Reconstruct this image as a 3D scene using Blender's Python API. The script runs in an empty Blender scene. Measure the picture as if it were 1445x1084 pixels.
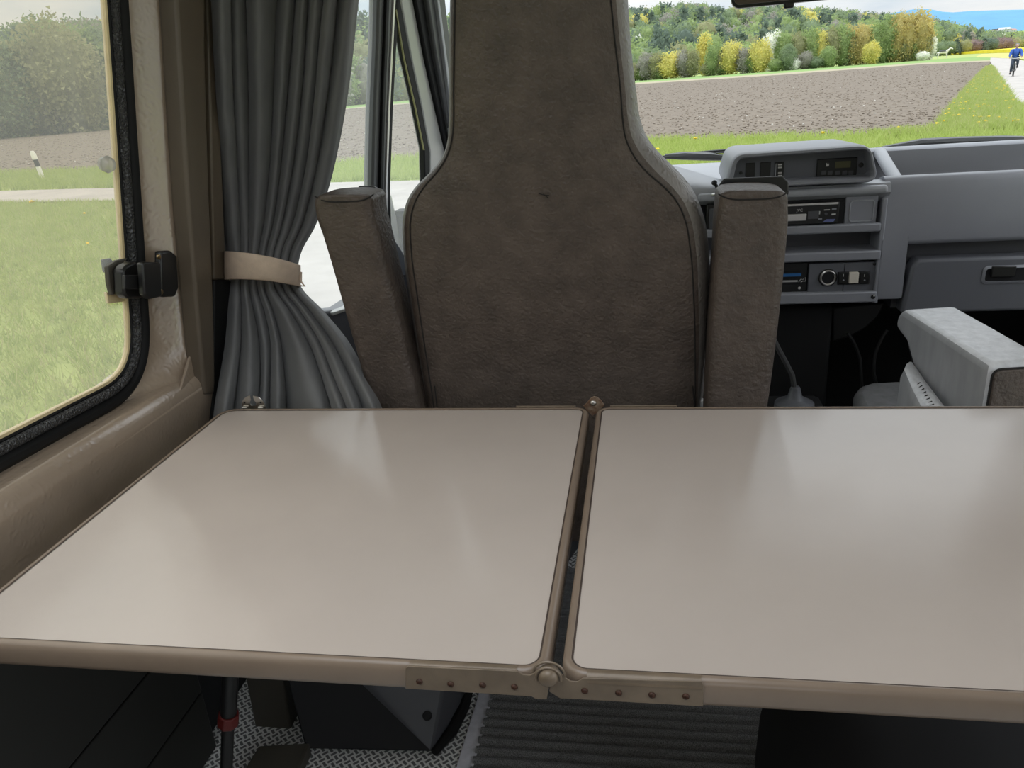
import bpy, bmesh, math, random
import numpy as np
from mathutils import Vector, Matrix, noise as mnoise

random.seed(7)
RNG = np.random.default_rng(7)
SC = bpy.context.scene
COL = SC.collection

# ------------------------------------------------------------------ camera
FPX, CX, CY = 1100.0, 722.5, 542.0
def _n(v):
    return v / np.linalg.norm(v)
_Y = _n(np.array([906 - CX, 105 - CY, FPX]))
_X = -_n(np.array([-6054 - CX, 624 - CY, FPX]))
_X = _n(_X - _Y * _X.dot(_Y))
_Z = np.cross(_X, _Y)
MW = np.array([_X, _Y, _Z])                 # camera axes -> van axes
CAMP = np.array([0.0, 0.0, 1.22])
cam_d = bpy.data.cameras.new('camera')
cam_d.sensor_width = 36.0
cam_d.lens = FPX / 1445.0 * 36.0
cam_d.clip_start = 0.02
cam_d.clip_end = 20000
cam = bpy.data.objects.new('camera', cam_d)
COL.objects.link(cam)
_r, _u, _b = MW[:, 0], -MW[:, 1], -MW[:, 2]
cam.matrix_world = Matrix(((_r[0], _u[0], _b[0], CAMP[0]), (_r[1], _u[1], _b[1], CAMP[1]),
                           (_r[2], _u[2], _b[2], CAMP[2]), (0, 0, 0, 1)))
SC.camera = cam

# ------------------------------------------------------------------ view, world
SC.view_settings.view_transform = 'Standard'
SC.view_settings.look = 'None'
SC.view_settings.gamma = 1.0
SC.view_settings.use_curve_mapping = False
SC.view_settings.exposure = 0.0
SC.cycles.transparent_max_bounces = 24
SC.cycles.max_bounces = 10
SC.cycles.diffuse_bounces = 5
SC.cycles.sample_clamp_indirect = 6.0

W = bpy.data.worlds.new('overcast_sky')
SC.world = W
W.use_nodes = True
wn, wl = W.node_tree.nodes, W.node_tree.links
wn.clear()
w_out = wn.new('ShaderNodeOutputWorld')
w_bg = wn.new('ShaderNodeBackground')
w_bg.inputs['Strength'].default_value = 1.0
w_tc = wn.new('ShaderNodeTexCoord')
w_sep = wn.new('ShaderNodeSeparateXYZ')
wl.new(w_tc.outputs['Generated'], w_sep.inputs[0])
w_map = wn.new('ShaderNodeMapping')
w_map.inputs['Scale'].default_value = (2.2, 2.2, 9.0)
wl.new(w_tc.outputs['Generated'], w_map.inputs[0])
w_no = wn.new('ShaderNodeTexNoise')
w_no.inputs['Scale'].default_value = 1.6
w_no.inputs['Detail'].default_value = 7
w_no.inputs['Roughness'].default_value = 0.55
wl.new(w_map.outputs[0], w_no.inputs['Vector'])
w_cr = wn.new('ShaderNodeValToRGB')            # grey-blue to white cloud
w_cr.color_ramp.elements[0].position = 0.36
w_cr.color_ramp.elements[0].color = (0.58, 0.69, 0.80, 1)
w_cr.color_ramp.elements[1].position = 0.60
w_cr.color_ramp.elements[1].color = (0.93, 0.935, 0.94, 1)
wl.new(w_no.outputs['Fac'], w_cr.inputs[0])
w_gr = wn.new('ShaderNodeMapRange')            # overcast gradient: zenith brighter than horizon
w_gr.inputs['From Min'].default_value = 0.0
w_gr.inputs['From Max'].default_value = 1.0
w_gr.inputs['To Min'].default_value = 0.92
w_gr.inputs['To Max'].default_value = 3.8
wl.new(w_sep.outputs['Z'], w_gr.inputs['Value'])
w_mul = wn.new('ShaderNodeVectorMath')
w_mul.operation = 'SCALE'
wl.new(w_cr.outputs['Color'], w_mul.inputs[0])
wl.new(w_gr.outputs['Result'], w_mul.inputs['Scale'])
wl.new(w_mul.outputs[0], w_bg.inputs['Color'])
wl.new(w_bg.outputs[0], w_out.inputs[0])

# ------------------------------------------------------------------ helpers: sight lines of the photograph onto real planes
def ray(u, v):
    return MW @ np.array([u - CX, v - CY, FPX])
def on_plane(u, v, n, d):
    r = ray(u, v)
    n = np.array(n, float)
    t = (d - n.dot(CAMP)) / n.dot(r)
    return CAMP + r * t
def pz(u, v, z): return on_plane(u, v, (0, 0, 1), z)
def py(u, v, y): return on_plane(u, v, (0, 1, 0), y)
def px(u, v, x): return on_plane(u, v, (1, 0, 0), x)
def project(P):
    c = MW.T @ (np.array(P) - CAMP)
    return CX + FPX * c[0] / c[2], CY + FPX * c[1] / c[2]
LEAN = 0.10
def pw(u, v, k):                                # leaning left wall, k metres out at z = 0.8
    return on_plane(u, v, (1, 0, -LEAN), -k - LEAN * 0.8)
def pdoor(u, v, k=0.0):                         # driver's door plane: tapers in towards the nose
    return on_plane(u, v, (1, -0.227, -LEAN), -0.85 - 0.227 * 1.4 - LEAN * 0.8 + k)
def rect(u0, u1, v0, v1, y):                    # upright rectangle facing the rear: x0,x1,z0,z1
    um, vm = (u0 + u1) / 2, (v0 + v1) / 2
    return (py(u0, vm, y)[0], py(u1, vm, y)[0], py(um, v1, y)[2], py(um, v0, y)[2])

# ------------------------------------------------------------------ materials
def _nodes(name):
    m = bpy.data.materials.new(name)
    m.use_nodes = True
    nt = m.node_tree
    b = nt.nodes['Principled BSDF']
    return m, nt, b
def mat(name, col, rough=0.5, metal=0.0, var=None, bump=None, spec=0.5, col2=None, coat=0.0, stretch=None, bump2=None, sheen=0.0):
    """var=(scale, amount) colour variation; bump=(scale, strength, distance, kind)."""
    m, nt, b = _nodes(name)
    N, L = nt.nodes, nt.links
    b.inputs['Base Color'].default_value = (*col, 1)
    b.inputs['Roughness'].default_value = rough
    b.inputs['Metallic'].default_value = metal
    b.inputs['Specular IOR Level'].default_value = spec
    b.inputs['Coat Weight'].default_value = coat
    b.inputs['Coat Roughness'].default_value = 0.22
    b.inputs['Sheen Weight'].default_value = sheen
    geo = N.new('ShaderNodeNewGeometry')
    vec = geo.outputs['Position']
    if stretch:
        mp = N.new('ShaderNodeMapping')
        mp.inputs['Scale'].default_value = stretch
        L.new(vec, mp.inputs[0])
        vec = mp.outputs[0]
    if var:
        t = N.new('ShaderNodeTexNoise')
        t.inputs['Scale'].default_value = var[0]
        t.inputs['Detail'].default_value = 6
        t.inputs['Roughness'].default_value = 0.6
        L.new(vec, t.inputs['Vector'])
        r = N.new('ShaderNodeValToRGB')
        c2 = col2 if col2 else tuple(min(1, c * (1 + var[1])) for c in col)
        c1 = col if col2 else tuple(c * (1 - var[1]) for c in col)
        r.color_ramp.elements[0].position = 0.32
        r.color_ramp.elements[1].position = 0.68
        r.color_ramp.elements[0].color = (*c1, 1)
        r.color_ramp.elements[1].color = (*c2, 1)
        L.new(t.outputs['Fac'], r.inputs[0])
        L.new(r.outputs['Color'], b.inputs['Base Color'])
    prev = None
    for bp in (bump, bump2):
        if not bp: continue
        kind = bp[3] if len(bp) > 3 else 'noise'
        if kind == 'voronoi':
            t = N.new('ShaderNodeTexVoronoi')
            t.feature = 'DISTANCE_TO_EDGE'
            out = t.outputs['Distance']
        elif kind == 'crease':
            t = N.new('ShaderNodeTexNoise')
            t.noise_type = 'RIDGED_MULTIFRACTAL'
            t.inputs['Detail'].default_value = 3
            out = t.outputs['Fac']
        elif kind == 'wave':
            t = N.new('ShaderNodeTexWave')
            t.inputs['Distortion'].default_value = 0.0
            out = t.outputs['Fac']
        else:
            t = N.new('ShaderNodeTexNoise')
            t.inputs['Detail'].default_value = 5
            out = t.outputs['Fac']
        t.inputs['Scale'].default_value = bp[0]
        L.new(vec, t.inputs['Vector'])
        bn = N.new('ShaderNodeBump')
        bn.inputs['Strength'].default_value = bp[1]
        bn.inputs['Distance'].default_value = bp[2]
        L.new(out, bn.inputs['Height'])
        if prev: L.new(prev, bn.inputs['Normal'])
        prev = bn.outputs[0]
    if prev: L.new(prev, b.inputs['Normal'])
    return m

def foliage(name, c, c2, scale=.55):
    m = mat(name, c, 0.85, var=(scale, .3), col2=c2, spec=.2)
    nt = m.node_tree; N, L = nt.nodes, nt.links; b = N['Principled BSDF']
    tr = N.new('ShaderNodeBsdfTranslucent'); mx = N.new('ShaderNodeMixShader'); mx.inputs[0].default_value = .45
    src = b.inputs['Base Color'].links[0].from_socket
    L.new(src, tr.inputs[0]); L.new(b.outputs[0], mx.inputs[1]); L.new(tr.outputs[0], mx.inputs[2])
    o = [n for n in N if n.type == 'OUTPUT_MATERIAL'][0]; L.new(mx.outputs[0], o.inputs[0])
    return m
def glass_mat(name, tint, gloss, haze=0.0, haze_col=(0.8, 0.8, 0.78), rough=0.0):
    m = bpy.data.materials.new(name)
    m.use_nodes = True
    N, L = m.node_tree.nodes, m.node_tree.links
    N.clear()
    o = N.new('ShaderNodeOutputMaterial')
    tr = N.new('ShaderNodeBsdfTransparent'); tr.inputs[0].default_value = (*tint, 1)
    gl = N.new('ShaderNodeBsdfGlossy'); gl.inputs['Roughness'].default_value = rough
    fr = N.new('ShaderNodeLayerWeight'); fr.inputs['Blend'].default_value = gloss
    mx = N.new('ShaderNodeMixShader')
    L.new(fr.outputs['Fresnel'], mx.inputs[0]); L.new(tr.outputs[0], mx.inputs[1]); L.new(gl.outputs[0], mx.inputs[2])
    last = mx.outputs[0]
    if haze > 0:
        di = N.new('ShaderNodeBsdfTranslucent'); di.inputs[0].default_value = (*haze_col, 1)
        ge = N.new('ShaderNodeNewGeometry')
        mp = N.new('ShaderNodeMapping'); mp.inputs['Scale'].default_value = (6, 6, 1.0)
        L.new(ge.outputs['Position'], mp.inputs[0])
        no = N.new('ShaderNodeTexNoise'); no.inputs['Scale'].default_value = 5; no.inputs['Detail'].default_value = 6
        L.new(mp.outputs[0], no.inputs['Vector'])
        mr = N.new('ShaderNodeMapRange')
        mr.inputs['From Min'].default_value = 0.3; mr.inputs['From Max'].default_value = 0.75
        mr.inputs['To Min'].default_value = haze * 0.94; mr.inputs['To Max'].default_value = haze * 1.08
        L.new(no.outputs['Fac'], mr.inputs['Value'])
        m2 = N.new('ShaderNodeMixShader')
        L.new(mr.outputs[0], m2.inputs[0]); L.new(last, m2.inputs[1]); L.new(di.outputs[0], m2.inputs[2])
        last = m2.outputs[0]
    L.new(last, o.inputs[0])
    return m

M = {}
M['vinyl'] = mat('beige_vinyl', (0.345, 0.266, 0.193), 0.24, var=(6, 0.08), bump=(100, 0.30, 0.0035, 'crease'), spec=.9, coat=.8)
M['vinyl_dark'] = mat('brown_trim_plastic', (0.12, 0.094, 0.066), 0.45, var=(5, 0.12), bump=(300, 0.15, 0.002))
M['rubber'] = mat('black_rubber', (0.007, 0.007, 0.007), 0.6, spec=.25)
M['olive_rubber'] = mat('olive_rubber', (0.22, 0.21, 0.07), .5)
M['cushion_grey'] = mat('grey_cushion_cloth', (0.20, 0.20, 0.205), .7, var=(40, .15))
M['rubber_grain'] = mat('grained_rubber', (0.05, 0.05, 0.05), 0.38, bump=(170, 1.0, 0.008, 'voronoi'))
M['acrylic_edge'] = mat('yellowed_acrylic_edge', (0.72, 0.58, 0.33), 0.25, var=(9, 0.2), coat=0.3)
M['black_plastic'] = mat('black_plastic', (0.013, 0.013, 0.013), 0.35)
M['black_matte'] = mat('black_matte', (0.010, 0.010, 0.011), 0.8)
M['brass'] = mat('brass_screw', (0.45, 0.33, 0.18), 0.3, 1.0)
M['steel'] = mat('steel', (0.6, 0.58, 0.55), 0.28, 1.0)
M['rust'] = mat('rusty_screw', (0.055, 0.022, 0.012), 0.5, 0.3, var=(300, 0.6))
M['seat'] = mat('brown_grey_leatherette', (0.084, 0.064, 0.052), 0.46, var=(24, 0.24), bump=(150, 0.75, 0.004, 'noise'), bump2=(45, 0.25, 0.004, 'crease'))
M['seat_side'] = mat('grey_and_lit_leatherette', (0.19, 0.172, 0.155), 0.40, var=(9, 0.15), bump=(120, 0.5, 0.005, 'crease'))
M['seam'] = mat('dark_thread', (0.012, 0.010, 0.009), 0.8)
M['curtain'] = mat('slate_grey_cloth', (0.142, 0.142, 0.141), 0.62, var=(10, 0.06), bump=(900, 0.15, 0.001), sheen=0.15)
M['tieback'] = mat('beige_cotton_band', (0.60, 0.47, 0.36), 0.7, var=(40, 0.1), bump=(250, 0.4, 0.002))
M['laminate'] = mat('greige_laminate', (0.50, 0.432, 0.384), 0.15, var=(2.2, 0.05), bump=(1100, 0.10, 0.0006, 'wave'), bump2=(700, 0.06, 0.0006))
M['edging'] = mat('taupe_edging', (0.225, 0.170, 0.128), 0.25, var=(12, 0.06))
M['groove'] = mat('dark_groove', (0.07, 0.05, 0.04), 0.5)
M['hinge'] = mat('painted_hinge_steel', (0.175, 0.132, 0.092), 0.34, 0.15, var=(30, 0.15))
M['hinge_worn'] = mat('worn_hinge_steel', (0.34, 0.26, 0.19), 0.3, 0.5, var=(120, 0.5), col2=(0.13, 0.05, 0.02))
M['dash'] = mat('grey_dash_plastic', (0.295, 0.303, 0.335), 0.42, var=(4, 0.05), bump=(700, 0.15, 0.001))
M['dash_light'] = mat('pale_grey_dash_plastic', (0.39, 0.40, 0.43), 0.40, bump=(700, 0.12, 0.001))
M['dash_dark'] = mat('charcoal_and_shaded_plastic', (0.085, 0.086, 0.094), 0.45, bump=(700, 0.15, 0.001))
M['glove'] = mat('slate_glovebox_plastic', (0.145, 0.150, 0.168), 0.45, bump=(700, 0.15, 0.001))
M['white_paint'] = mat('white_print', (0.62, 0.62, 0.60), 0.5)
M['blue'] = mat('blue_print', (0.03, 0.16, 0.42), 0.4)
M['blue_grey'] = mat('blue_grey_print', (0.16, 0.19, 0.42), 0.4)
M['cream'] = mat('cream_switch', (0.78, 0.72, 0.62), 0.4)
M['silver'] = mat('silver_trim', (0.7, 0.68, 0.67), 0.3, 0.6)
M['lcd'] = mat('olive_lcd', (0.13, 0.125, 0.07), 0.15)
M['red'] = mat('red_clamp', (0.14, 0.012, 0.009), 0.4)
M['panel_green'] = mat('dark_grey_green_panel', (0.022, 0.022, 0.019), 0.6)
M['olive_metal'] = mat('beige_painted_step', (0.07, 0.062, 0.048), 0.5)
M['armlight'] = mat('pale_grey_leatherette', (0.66, 0.665, 0.685), 0.45, var=(60, 0.12), bump=(110, 0.35, 0.004, 'crease'), stretch=None)
M['armside'] = mat('mid_grey_cloth', (0.33, 0.33, 0.335), 0.6, var=(30, 0.12), stretch=(1, 1, 0.25))
M['mirror'] = mat('mirror_glass', (0.8, 0.8, 0.78), 0.03, 1.0)
M['car_paint'] = mat('white_car_paint', (0.42, 0.42, 0.40), 0.3, coat=0.5)
M['pillar_grey'] = mat('grey_trim', (0.085, 0.086, 0.088), 0.4)
M['tape'] = mat('grey_tape', (0.72, 0.72, 0.78), 0.55, var=(60, 0.12))
M['mat_pile'] = mat('charcoal_ribbed_pile', (0.05, 0.05, 0.052), 0.95, var=(700, 0.8), col2=(0.50, 0.50, 0.50), bump=(900, 1.0, 0.004))
M['headliner'] = mat('pale_headliner', (0.55, 0.52, 0.47), 0.9)
M['glass_clear'] = glass_mat('clear_glass', (0.95, 0.96, 0.95), 0.06)
M['glass_tint'] = glass_mat('scratched_acrylic', (0.72, 0.665, 0.56), 0.08, haze=0.22, haze_col=(0.62, 0.60, 0.57))
M['glass_door'] = glass_mat('hazy_door_glass', (0.86, 0.88, 0.86), 0.08, haze=0.16, haze_col=(0.95, 0.95, 0.95))  # whitish haze mixed evenly into the pane
M['clear_plastic'] = glass_mat('clear_plastic', (0.8, 0.8, 0.8), 0.3, haze=0.3)

def plate_floor():
    m, nt, b = _nodes('checkplate_vinyl')
    N, L = nt.nodes, nt.links
    g = N.new('ShaderNodeNewGeometry')
    def math_(op, a, bb=None):
        n = N.new('ShaderNodeMath'); n.operation = op
        for i, q in enumerate((a, bb)):
            if q is None: continue
            if isinstance(q, (int, float)): n.inputs[i].default_value = q
            else: L.new(q, n.inputs[i])
        return n.outputs[0]
    s = N.new('ShaderNodeSeparateXYZ'); L.new(g.outputs['Position'], s.inputs[0])
    k = 0.7071 / 0.0125
    a = math_('MULTIPLY', math_('ADD', s.outputs['X'], s.outputs['Y']), k)
    c = math_('MULTIPLY', math_('SUBTRACT', s.outputs['X'], s.outputs['Y']), k)
    fa, fc = math_('FRACT', a), math_('FRACT', c)
    ia, ic = math_('FLOOR', a), math_('FLOOR', c)
    par = math_('MODULO', math_('ABSOLUTE', math_('ADD', ia, ic)), 2.0)
    da = math_('ABSOLUTE', math_('SUBTRACT', fa, 0.5)); dc = math_('ABSOLUTE', math_('SUBTRACT', fc, 0.5))
    def bar(p, q):
        return math_('MULTIPLY', math_('LESS_THAN', p, 0.49), math_('LESS_THAN', q, 0.22))
    h = math_('MULTIPLY', bar(da, dc), par)
    vv = math_('MULTIPLY', bar(dc, da), math_('SUBTRACT', 1.0, par))
    msk = math_('MAXIMUM', h, vv)
    mx = N.new('ShaderNodeMix'); mx.data_type = 'RGBA'
    mx.inputs[6].default_value = (0.86, 0.86, 0.84, 1); mx.inputs[7].default_value = (0.16, 0.16, 0.16, 1)
    L.new(msk, mx.inputs[0]); L.new(mx.outputs[2], b.inputs['Base Color'])
    b.inputs['Roughness'].default_value = 0.4
    return m
M['plate'] = plate_floor()

# ------------------------------------------------------------------ object builders
class G:
    """collects geometry in van coordinates"""
    def __init__(s): s.v, s.f, s.mi = [], [], []
    def add(s, vs, fs, mi=0):
        o = len(s.v); s.v += [tuple(map(float, p)) for p in vs]
        for f in fs: s.f.append([i + o for i in f]); s.mi.append(mi)
        return s
    def box(s, x0, x1, y0, y1, z0, z1, mi=0):
        return s.add([(x0, y0, z0), (x1, y0, z0), (x1, y1, z0), (x0, y1, z0), (x0, y0, z1), (x1, y0, z1), (x1, y1, z1), (x0, y1, z1)],
              [(3, 2, 1, 0), (4, 5, 6, 7), (0, 1, 5, 4), (1, 2, 6, 5), (2, 3, 7, 6), (3, 0, 4, 7)], mi)
    def prism(s, poly, vec, mi=0):
        n = len(poly); vec = np.array(vec, float)
        a = [np.array(p, float) for p in poly]
        c = sum(a) / n
        nor = sum((np.cross(a[i] - c, a[(i + 1) % n] - c) for i in range(n)), np.zeros(3))
        if nor.dot(vec) > 0: a = a[::-1]
        vs = a + [p + vec for p in a]
        fs = [list(range(n)), list(range(2 * n - 1, n - 1, -1))] + [[(i + 1) % n, i, n + i, n + (i + 1) % n] for i in range(n)]
        return s.add(vs, fs, mi)
    def grid(s, rows, closed=False, mi=0, caps=False, flip=False):
        R_, C_ = len(rows), len(rows[0])
        fs = []
        for i in range(R_ - 1):
            for j in range(C_ if closed else C_ - 1):
                q = [i * C_ + j, i * C_ + (j + 1) % C_, (i + 1) * C_ + (j + 1) % C_, (i + 1) * C_ + j]
                fs.append(q[::-1] if flip else q)
        if caps:
            fs.append(list(range(C_))[::-1] if not flip else list(range(C_)))
            k = [(R_ - 1) * C_ + j for j in range(C_)]
            fs.append(k if not flip else k[::-1])
        return s.add([p for r in rows for p in r], fs, mi)
    def tube(s, path, r, n=8, closed=False, mi=0, caps=True):
        P = [np.array(p, float) for p in path]
        rs = r if hasattr(r, '__len__') else [r] * len(P)
        rows = []; up = None
        for i, p in enumerate(P):
            if closed: t = P[(i + 1) % len(P)] - P[i - 1]
            else: t = P[min(i + 1, len(P) - 1)] - P[max(i - 1, 0)]
            t = _n(t)
            if up is None:
                h = np.array([0, 0, 1.0]) if abs(t[2]) < 0.9 else np.array([1.0, 0, 0])
                up = _n(h - t * h.dot(t))
            else: up = _n(up - t * up.dot(t))
            si = np.cross(t, up)
            rows.append([p + rs[i] * (math.cos(a) * up + math.sin(a) * si) for a in [2 * math.pi * k / n for k in range(n)]])
        if closed: rows.append(rows[0])
        return s.grid(rows, True, mi, caps and not closed, flip=True)
    def lathe(s, c, ax, prof, n=20, mi=0):
        """prof: (radius, along axis)"""
        c = np.array(c, float); ax = _n(np.array(ax, float))
        h = np.array([0, 0, 1.0]) if abs(ax[2]) < 0.9 else np.array([1.0, 0, 0])
        a = _n(np.cross(ax, h)); b = np.cross(ax, a)
        rows = [[c + ax * t + r * (math.cos(q) * a + math.sin(q) * b) for q in [2 * math.pi * k / n for k in range(n)]] for r, t in prof]
        return s.grid(rows, True, mi, True)
    def ball(s, c, r, n=14, sc=(1, 1, 1), mi=0):
        c = np.array(c, float); rows = []
        for i in range(n + 1):
            t = math.pi * i / n
            rows.append([c + np.array(sc) * r * np.array([math.sin(t) * math.cos(q), math.sin(t) * math.sin(q), -math.cos(t)]) for q in [2 * math.pi * k / (2 * n) for k in range(2 * n)]])
        return s.grid(rows, True, mi)

BASE = {}
def mesh_from(name, verts, faces, mats, mi=None, smooth=40):
    me = bpy.data.meshes.new(name)
    me.from_pydata(verts, [], faces)
    for m in (mats if isinstance(mats, (list, tuple)) else [mats]): me.materials.append(m)
    if mi is not None and any(mi): me.polygons.foreach_set('material_index', mi)
    bm = bmesh.new(); bm.from_mesh(me)
    bmesh.ops.remove_doubles(bm, verts=bm.verts, dist=1e-6)
    bmesh.ops.recalc_face_normals(bm, faces=bm.faces)
    bm.to_mesh(me); bm.free()
    me.shade_smooth()
    if smooth: me.set_sharp_from_angle(angle=math.radians(smooth))
    return me
def tag(o, label, cat, group=None):
    o['label'] = label; o['category'] = cat
    if group: o['group'] = group
def thing(name, label, cat, loc, group=None, kind=None):
    o = bpy.data.objects.new(name, None)
    o.empty_display_size = 0.05
    COL.objects.link(o)
    o.location = loc
    BASE[o.name] = np.array(loc, float)
    if kind: o['kind'] = kind
    if label: tag(o, label, cat, group)
    return o
def obj(name, g, mats, parent=None, bevel=0, seg=2, sub=0, smooth=40, label=None, cat=None, group=None, kind=None, solid=0):
    base = BASE[parent.name] if parent else None
    vv = np.array(g.v, float)
    if base is None:
        lo, hi = vv.min(0), vv.max(0)
        base = np.array([(lo[0] + hi[0]) / 2, (lo[1] + hi[1]) / 2, lo[2]])
        loc = base
    else: loc = (0, 0, 0)
    me = mesh_from(name, [tuple(p) for p in vv - base], g.f, mats, g.mi, smooth)
    o = bpy.data.objects.new(name, me)
    COL.objects.link(o)
    o.location = loc
    BASE[o.name] = base
    if parent: o.parent = parent
    if solid:
        m = o.modifiers.new('thickness', 'SOLIDIFY'); m.thickness = solid; m.offset = 0
    if bevel:
        m = o.modifiers.new('bevel', 'BEVEL'); m.width = bevel; m.segments = seg; m.limit_method = 'ANGLE'; m.angle_limit = math.radians(30)
    if sub:
        m = o.modifiers.new('sub', 'SUBSURF'); m.levels = sub; m.render_levels = sub
    if kind: o['kind'] = kind
    if label and cat: tag(o, label, cat, group)
    elif label: o['label'] = label
    return o
def rr(cx0, cx1, cy0, cy1, r, n=6):
    """rounded rectangle outline in 2-D, counter-clockwise; r may be four radii (ll, lr, ur, ul)"""
    r = r if hasattr(r, '__len__') else (r,) * 4
    out = []
    for (cx, cy, a0, q) in ((cx0, cy0, 180, r[0]), (cx1, cy0, 270, r[1]), (cx1, cy1, 0, r[2]), (cx0, cy1, 90, r[3])):
        mx = cx + q if cx == cx0 else cx - q
        my = cy + q if cy == cy0 else cy - q
        for i in range(n + 1):
            a = math.radians(a0 + 90 * i / n)
            out.append((mx + q * math.cos(a), my + q * math.sin(a)))
    return out
def round_poly(P, radii, n=7):
    """rounds the corners of a 2-D polygon"""
    out = []; N_ = len(P)
    for i in range(N_):
        p, a, b = np.array(P[i]), np.array(P[i - 1]), np.array(P[(i + 1) % N_])
        r = radii[i]
        d1, d2 = _n(a - p), _n(b - p)
        if r <= 0: out.append(p); continue
        p0, p2 = p + d1 * r, p + d2 * r
        for k in range(n + 1):
            t = k / n
            out.append((1 - t) ** 2 * p0 + 2 * t * (1 - t) * p + t * t * p2)
    return out
def offset_loop(P, d):
    P = [np.array(p, float) for p in P]; out = []
    N_ = len(P)
    for i in range(N_):
        t = _n(P[(i + 1) % N_] - P[i - 1])
        out.append(P[i] + d * np.array([t[1], -t[0]]))
    return out
def interp(x, xs, ys): return float(np.interp(x, xs, ys))
def smooth_interp(x, xs, ys):
    """monotone-ish cubic through points"""
    xs, ys = np.array(xs, float), np.array(ys, float)
    m = np.gradient(ys, xs)
    i = int(np.clip(np.searchsorted(xs, x) - 1, 0, len(xs) - 2))
    h = xs[i + 1] - xs[i]; t = min(max((x - xs[i]) / h, 0), 1)
    return float((2*t**3 - 3*t**2 + 1) * ys[i] + (t**3 - 2*t**2 + t) * h * m[i] + (-2*t**3 + 3*t**2) * ys[i + 1] + (t**3 - t**2) * h * m[i + 1])

# __PART2__
# ================================================================== THE VAN'S SHELL
def wallpt(y, z, k): return (-k + LEAN * (z - 0.8), y, z)
# --- left wall with the window opening
A, B_ = pw(181, 0, .885), pw(209, 430, .885)
C_, D_ = pw(140, 590, .885), pw(0, 668, .885)
def line_at(p, q, axis, val):
    t = (val - p[axis]) / (q[axis] - p[axis]); return p + (q - p) * t
def isect(p, q, r, s):
    a = np.array([[q[1] - p[1], -(s[1] - r[1])], [q[2] - p[2], -(s[2] - r[2])]])
    t = np.linalg.solve(a, np.array([r[1] - p[1], r[2] - p[2]]))
    return p + (q - p) * t[0]
br = isect(A, B_, C_, D_); tr = line_at(A, B_, 2, 1.60); bl = line_at(C_, D_, 1, -0.50)
seal0 = round_poly([(br[1], br[2]), (tr[1], tr[2]), (-0.50, 1.60), (bl[1], bl[2])], [.125, .10, .10, .10], 10)
E1, E2 = pw(243, 0, .862), pw(272, 400, .862)
ob_r = line_at(E1, E2, 2, 0.735); ot_r = line_at(E1, E2, 2, 1.75)
outer = round_poly([(ob_r[1] + .01, 0.720), (ot_r[1], 1.75), (-0.75, 1.75), (-0.75, 0.720)], [.012, .03, .03, .03], 10)
def ring(g, La, ka, Lb, kb, mi=0, lows=None):
    ra = [wallpt(p[0], p[1], ka if not lows else ka) for p in La]
    rb = [wallpt(p[0], p[1], kb) for p in Lb]
    g.grid([ra, rb], True, mi)
def lerp_loop(a, b, t): return [(1 - t) * np.array(p) + t * np.array(q) for p, q in zip(a, b)]
def kfun(p, t):                                  # padded surface swells towards the room; the sill comes further in
    low = max(0.0, min(1.0, (0.86 - p[1]) / 0.11))
    k_side = np.interp(t, [0, .12, .30, .5, .72, .92, 1.0], [.897, .893, .881, .863, .851, .855, .876])
    k_low = np.interp(t, [0, .15, .35, .6, .72, .82, .92, .97, 1.0], [.897, .890, .876, .858, .849, .8415, .8355, .833, .832])
    return k_side * (1 - low) + k_low * low
g = G(); rows = []
for t in [0, .06, .12, .2, .3, .4, .5, .6, .72, .82, .92, .97, 1.0]:
    L_ = lerp_loop(seal0, outer, t)
    for i_, p in enumerate(L_):
        lw = max(0.0, min(1.0, (0.80 - p[1]) / 0.05)); zt_ = seal0[i_][1] + (outer[i_][1] - seal0[i_][1]) * float(np.interp(t, [0, .5, .72, .82, .92, .97, 1], [0, .10, .24, .38, .60, .78, 1]))
        L_[i_] = np.array([p[0], p[1] * (1 - lw) + zt_ * lw])
    rows.append([wallpt(p[0], p[1], kfun(p, t)) for p in L_])
g.grid(rows, True)
yE = ob_r[1] + .01
prof = [(-.832 - .008, .720), (-.8402, .712), (-.844, .69), (-.853, .65), (-.857, .63), (-.86, .61), (-.88, .605)]
g.grid([[(x, y, z) for x, z in prof] for y in (-0.75, .3, .9, yE)], False)
g.add([(-.95, yE, .605), (-.88, yE, .605), (-.854, yE, .65), (-.842, yE, .70), (-.840, yE, .720), (-.95, yE, .735)], [(0, 1, 2, 3, 4, 5)])
g.box(-1.0, -.90, -1.7, -.75, .0, 1.80)
wall_left = obj('wall_left', g, M['vinyl'], smooth=50, kind='structure')
# wedge-shaped fillet where the pillar meets the sill
g = G()
q = [pw(271, 496, .850), pw(281, 533, .845), pw(254, 553, .836)]
g.prism(q, (-.006, 0, 0))
obj('corner_fillet', g, M['vinyl'], wall_left, bevel=.002)

# --- lower wall: horizontal boards behind the table leg
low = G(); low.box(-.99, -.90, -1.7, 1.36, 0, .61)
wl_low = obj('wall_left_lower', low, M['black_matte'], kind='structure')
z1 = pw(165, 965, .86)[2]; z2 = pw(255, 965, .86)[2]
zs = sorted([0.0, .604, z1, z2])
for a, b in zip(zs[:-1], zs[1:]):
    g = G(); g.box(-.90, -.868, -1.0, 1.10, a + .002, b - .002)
    obj('board', g, M['panel_green'], wl_low, bevel=.003)

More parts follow.
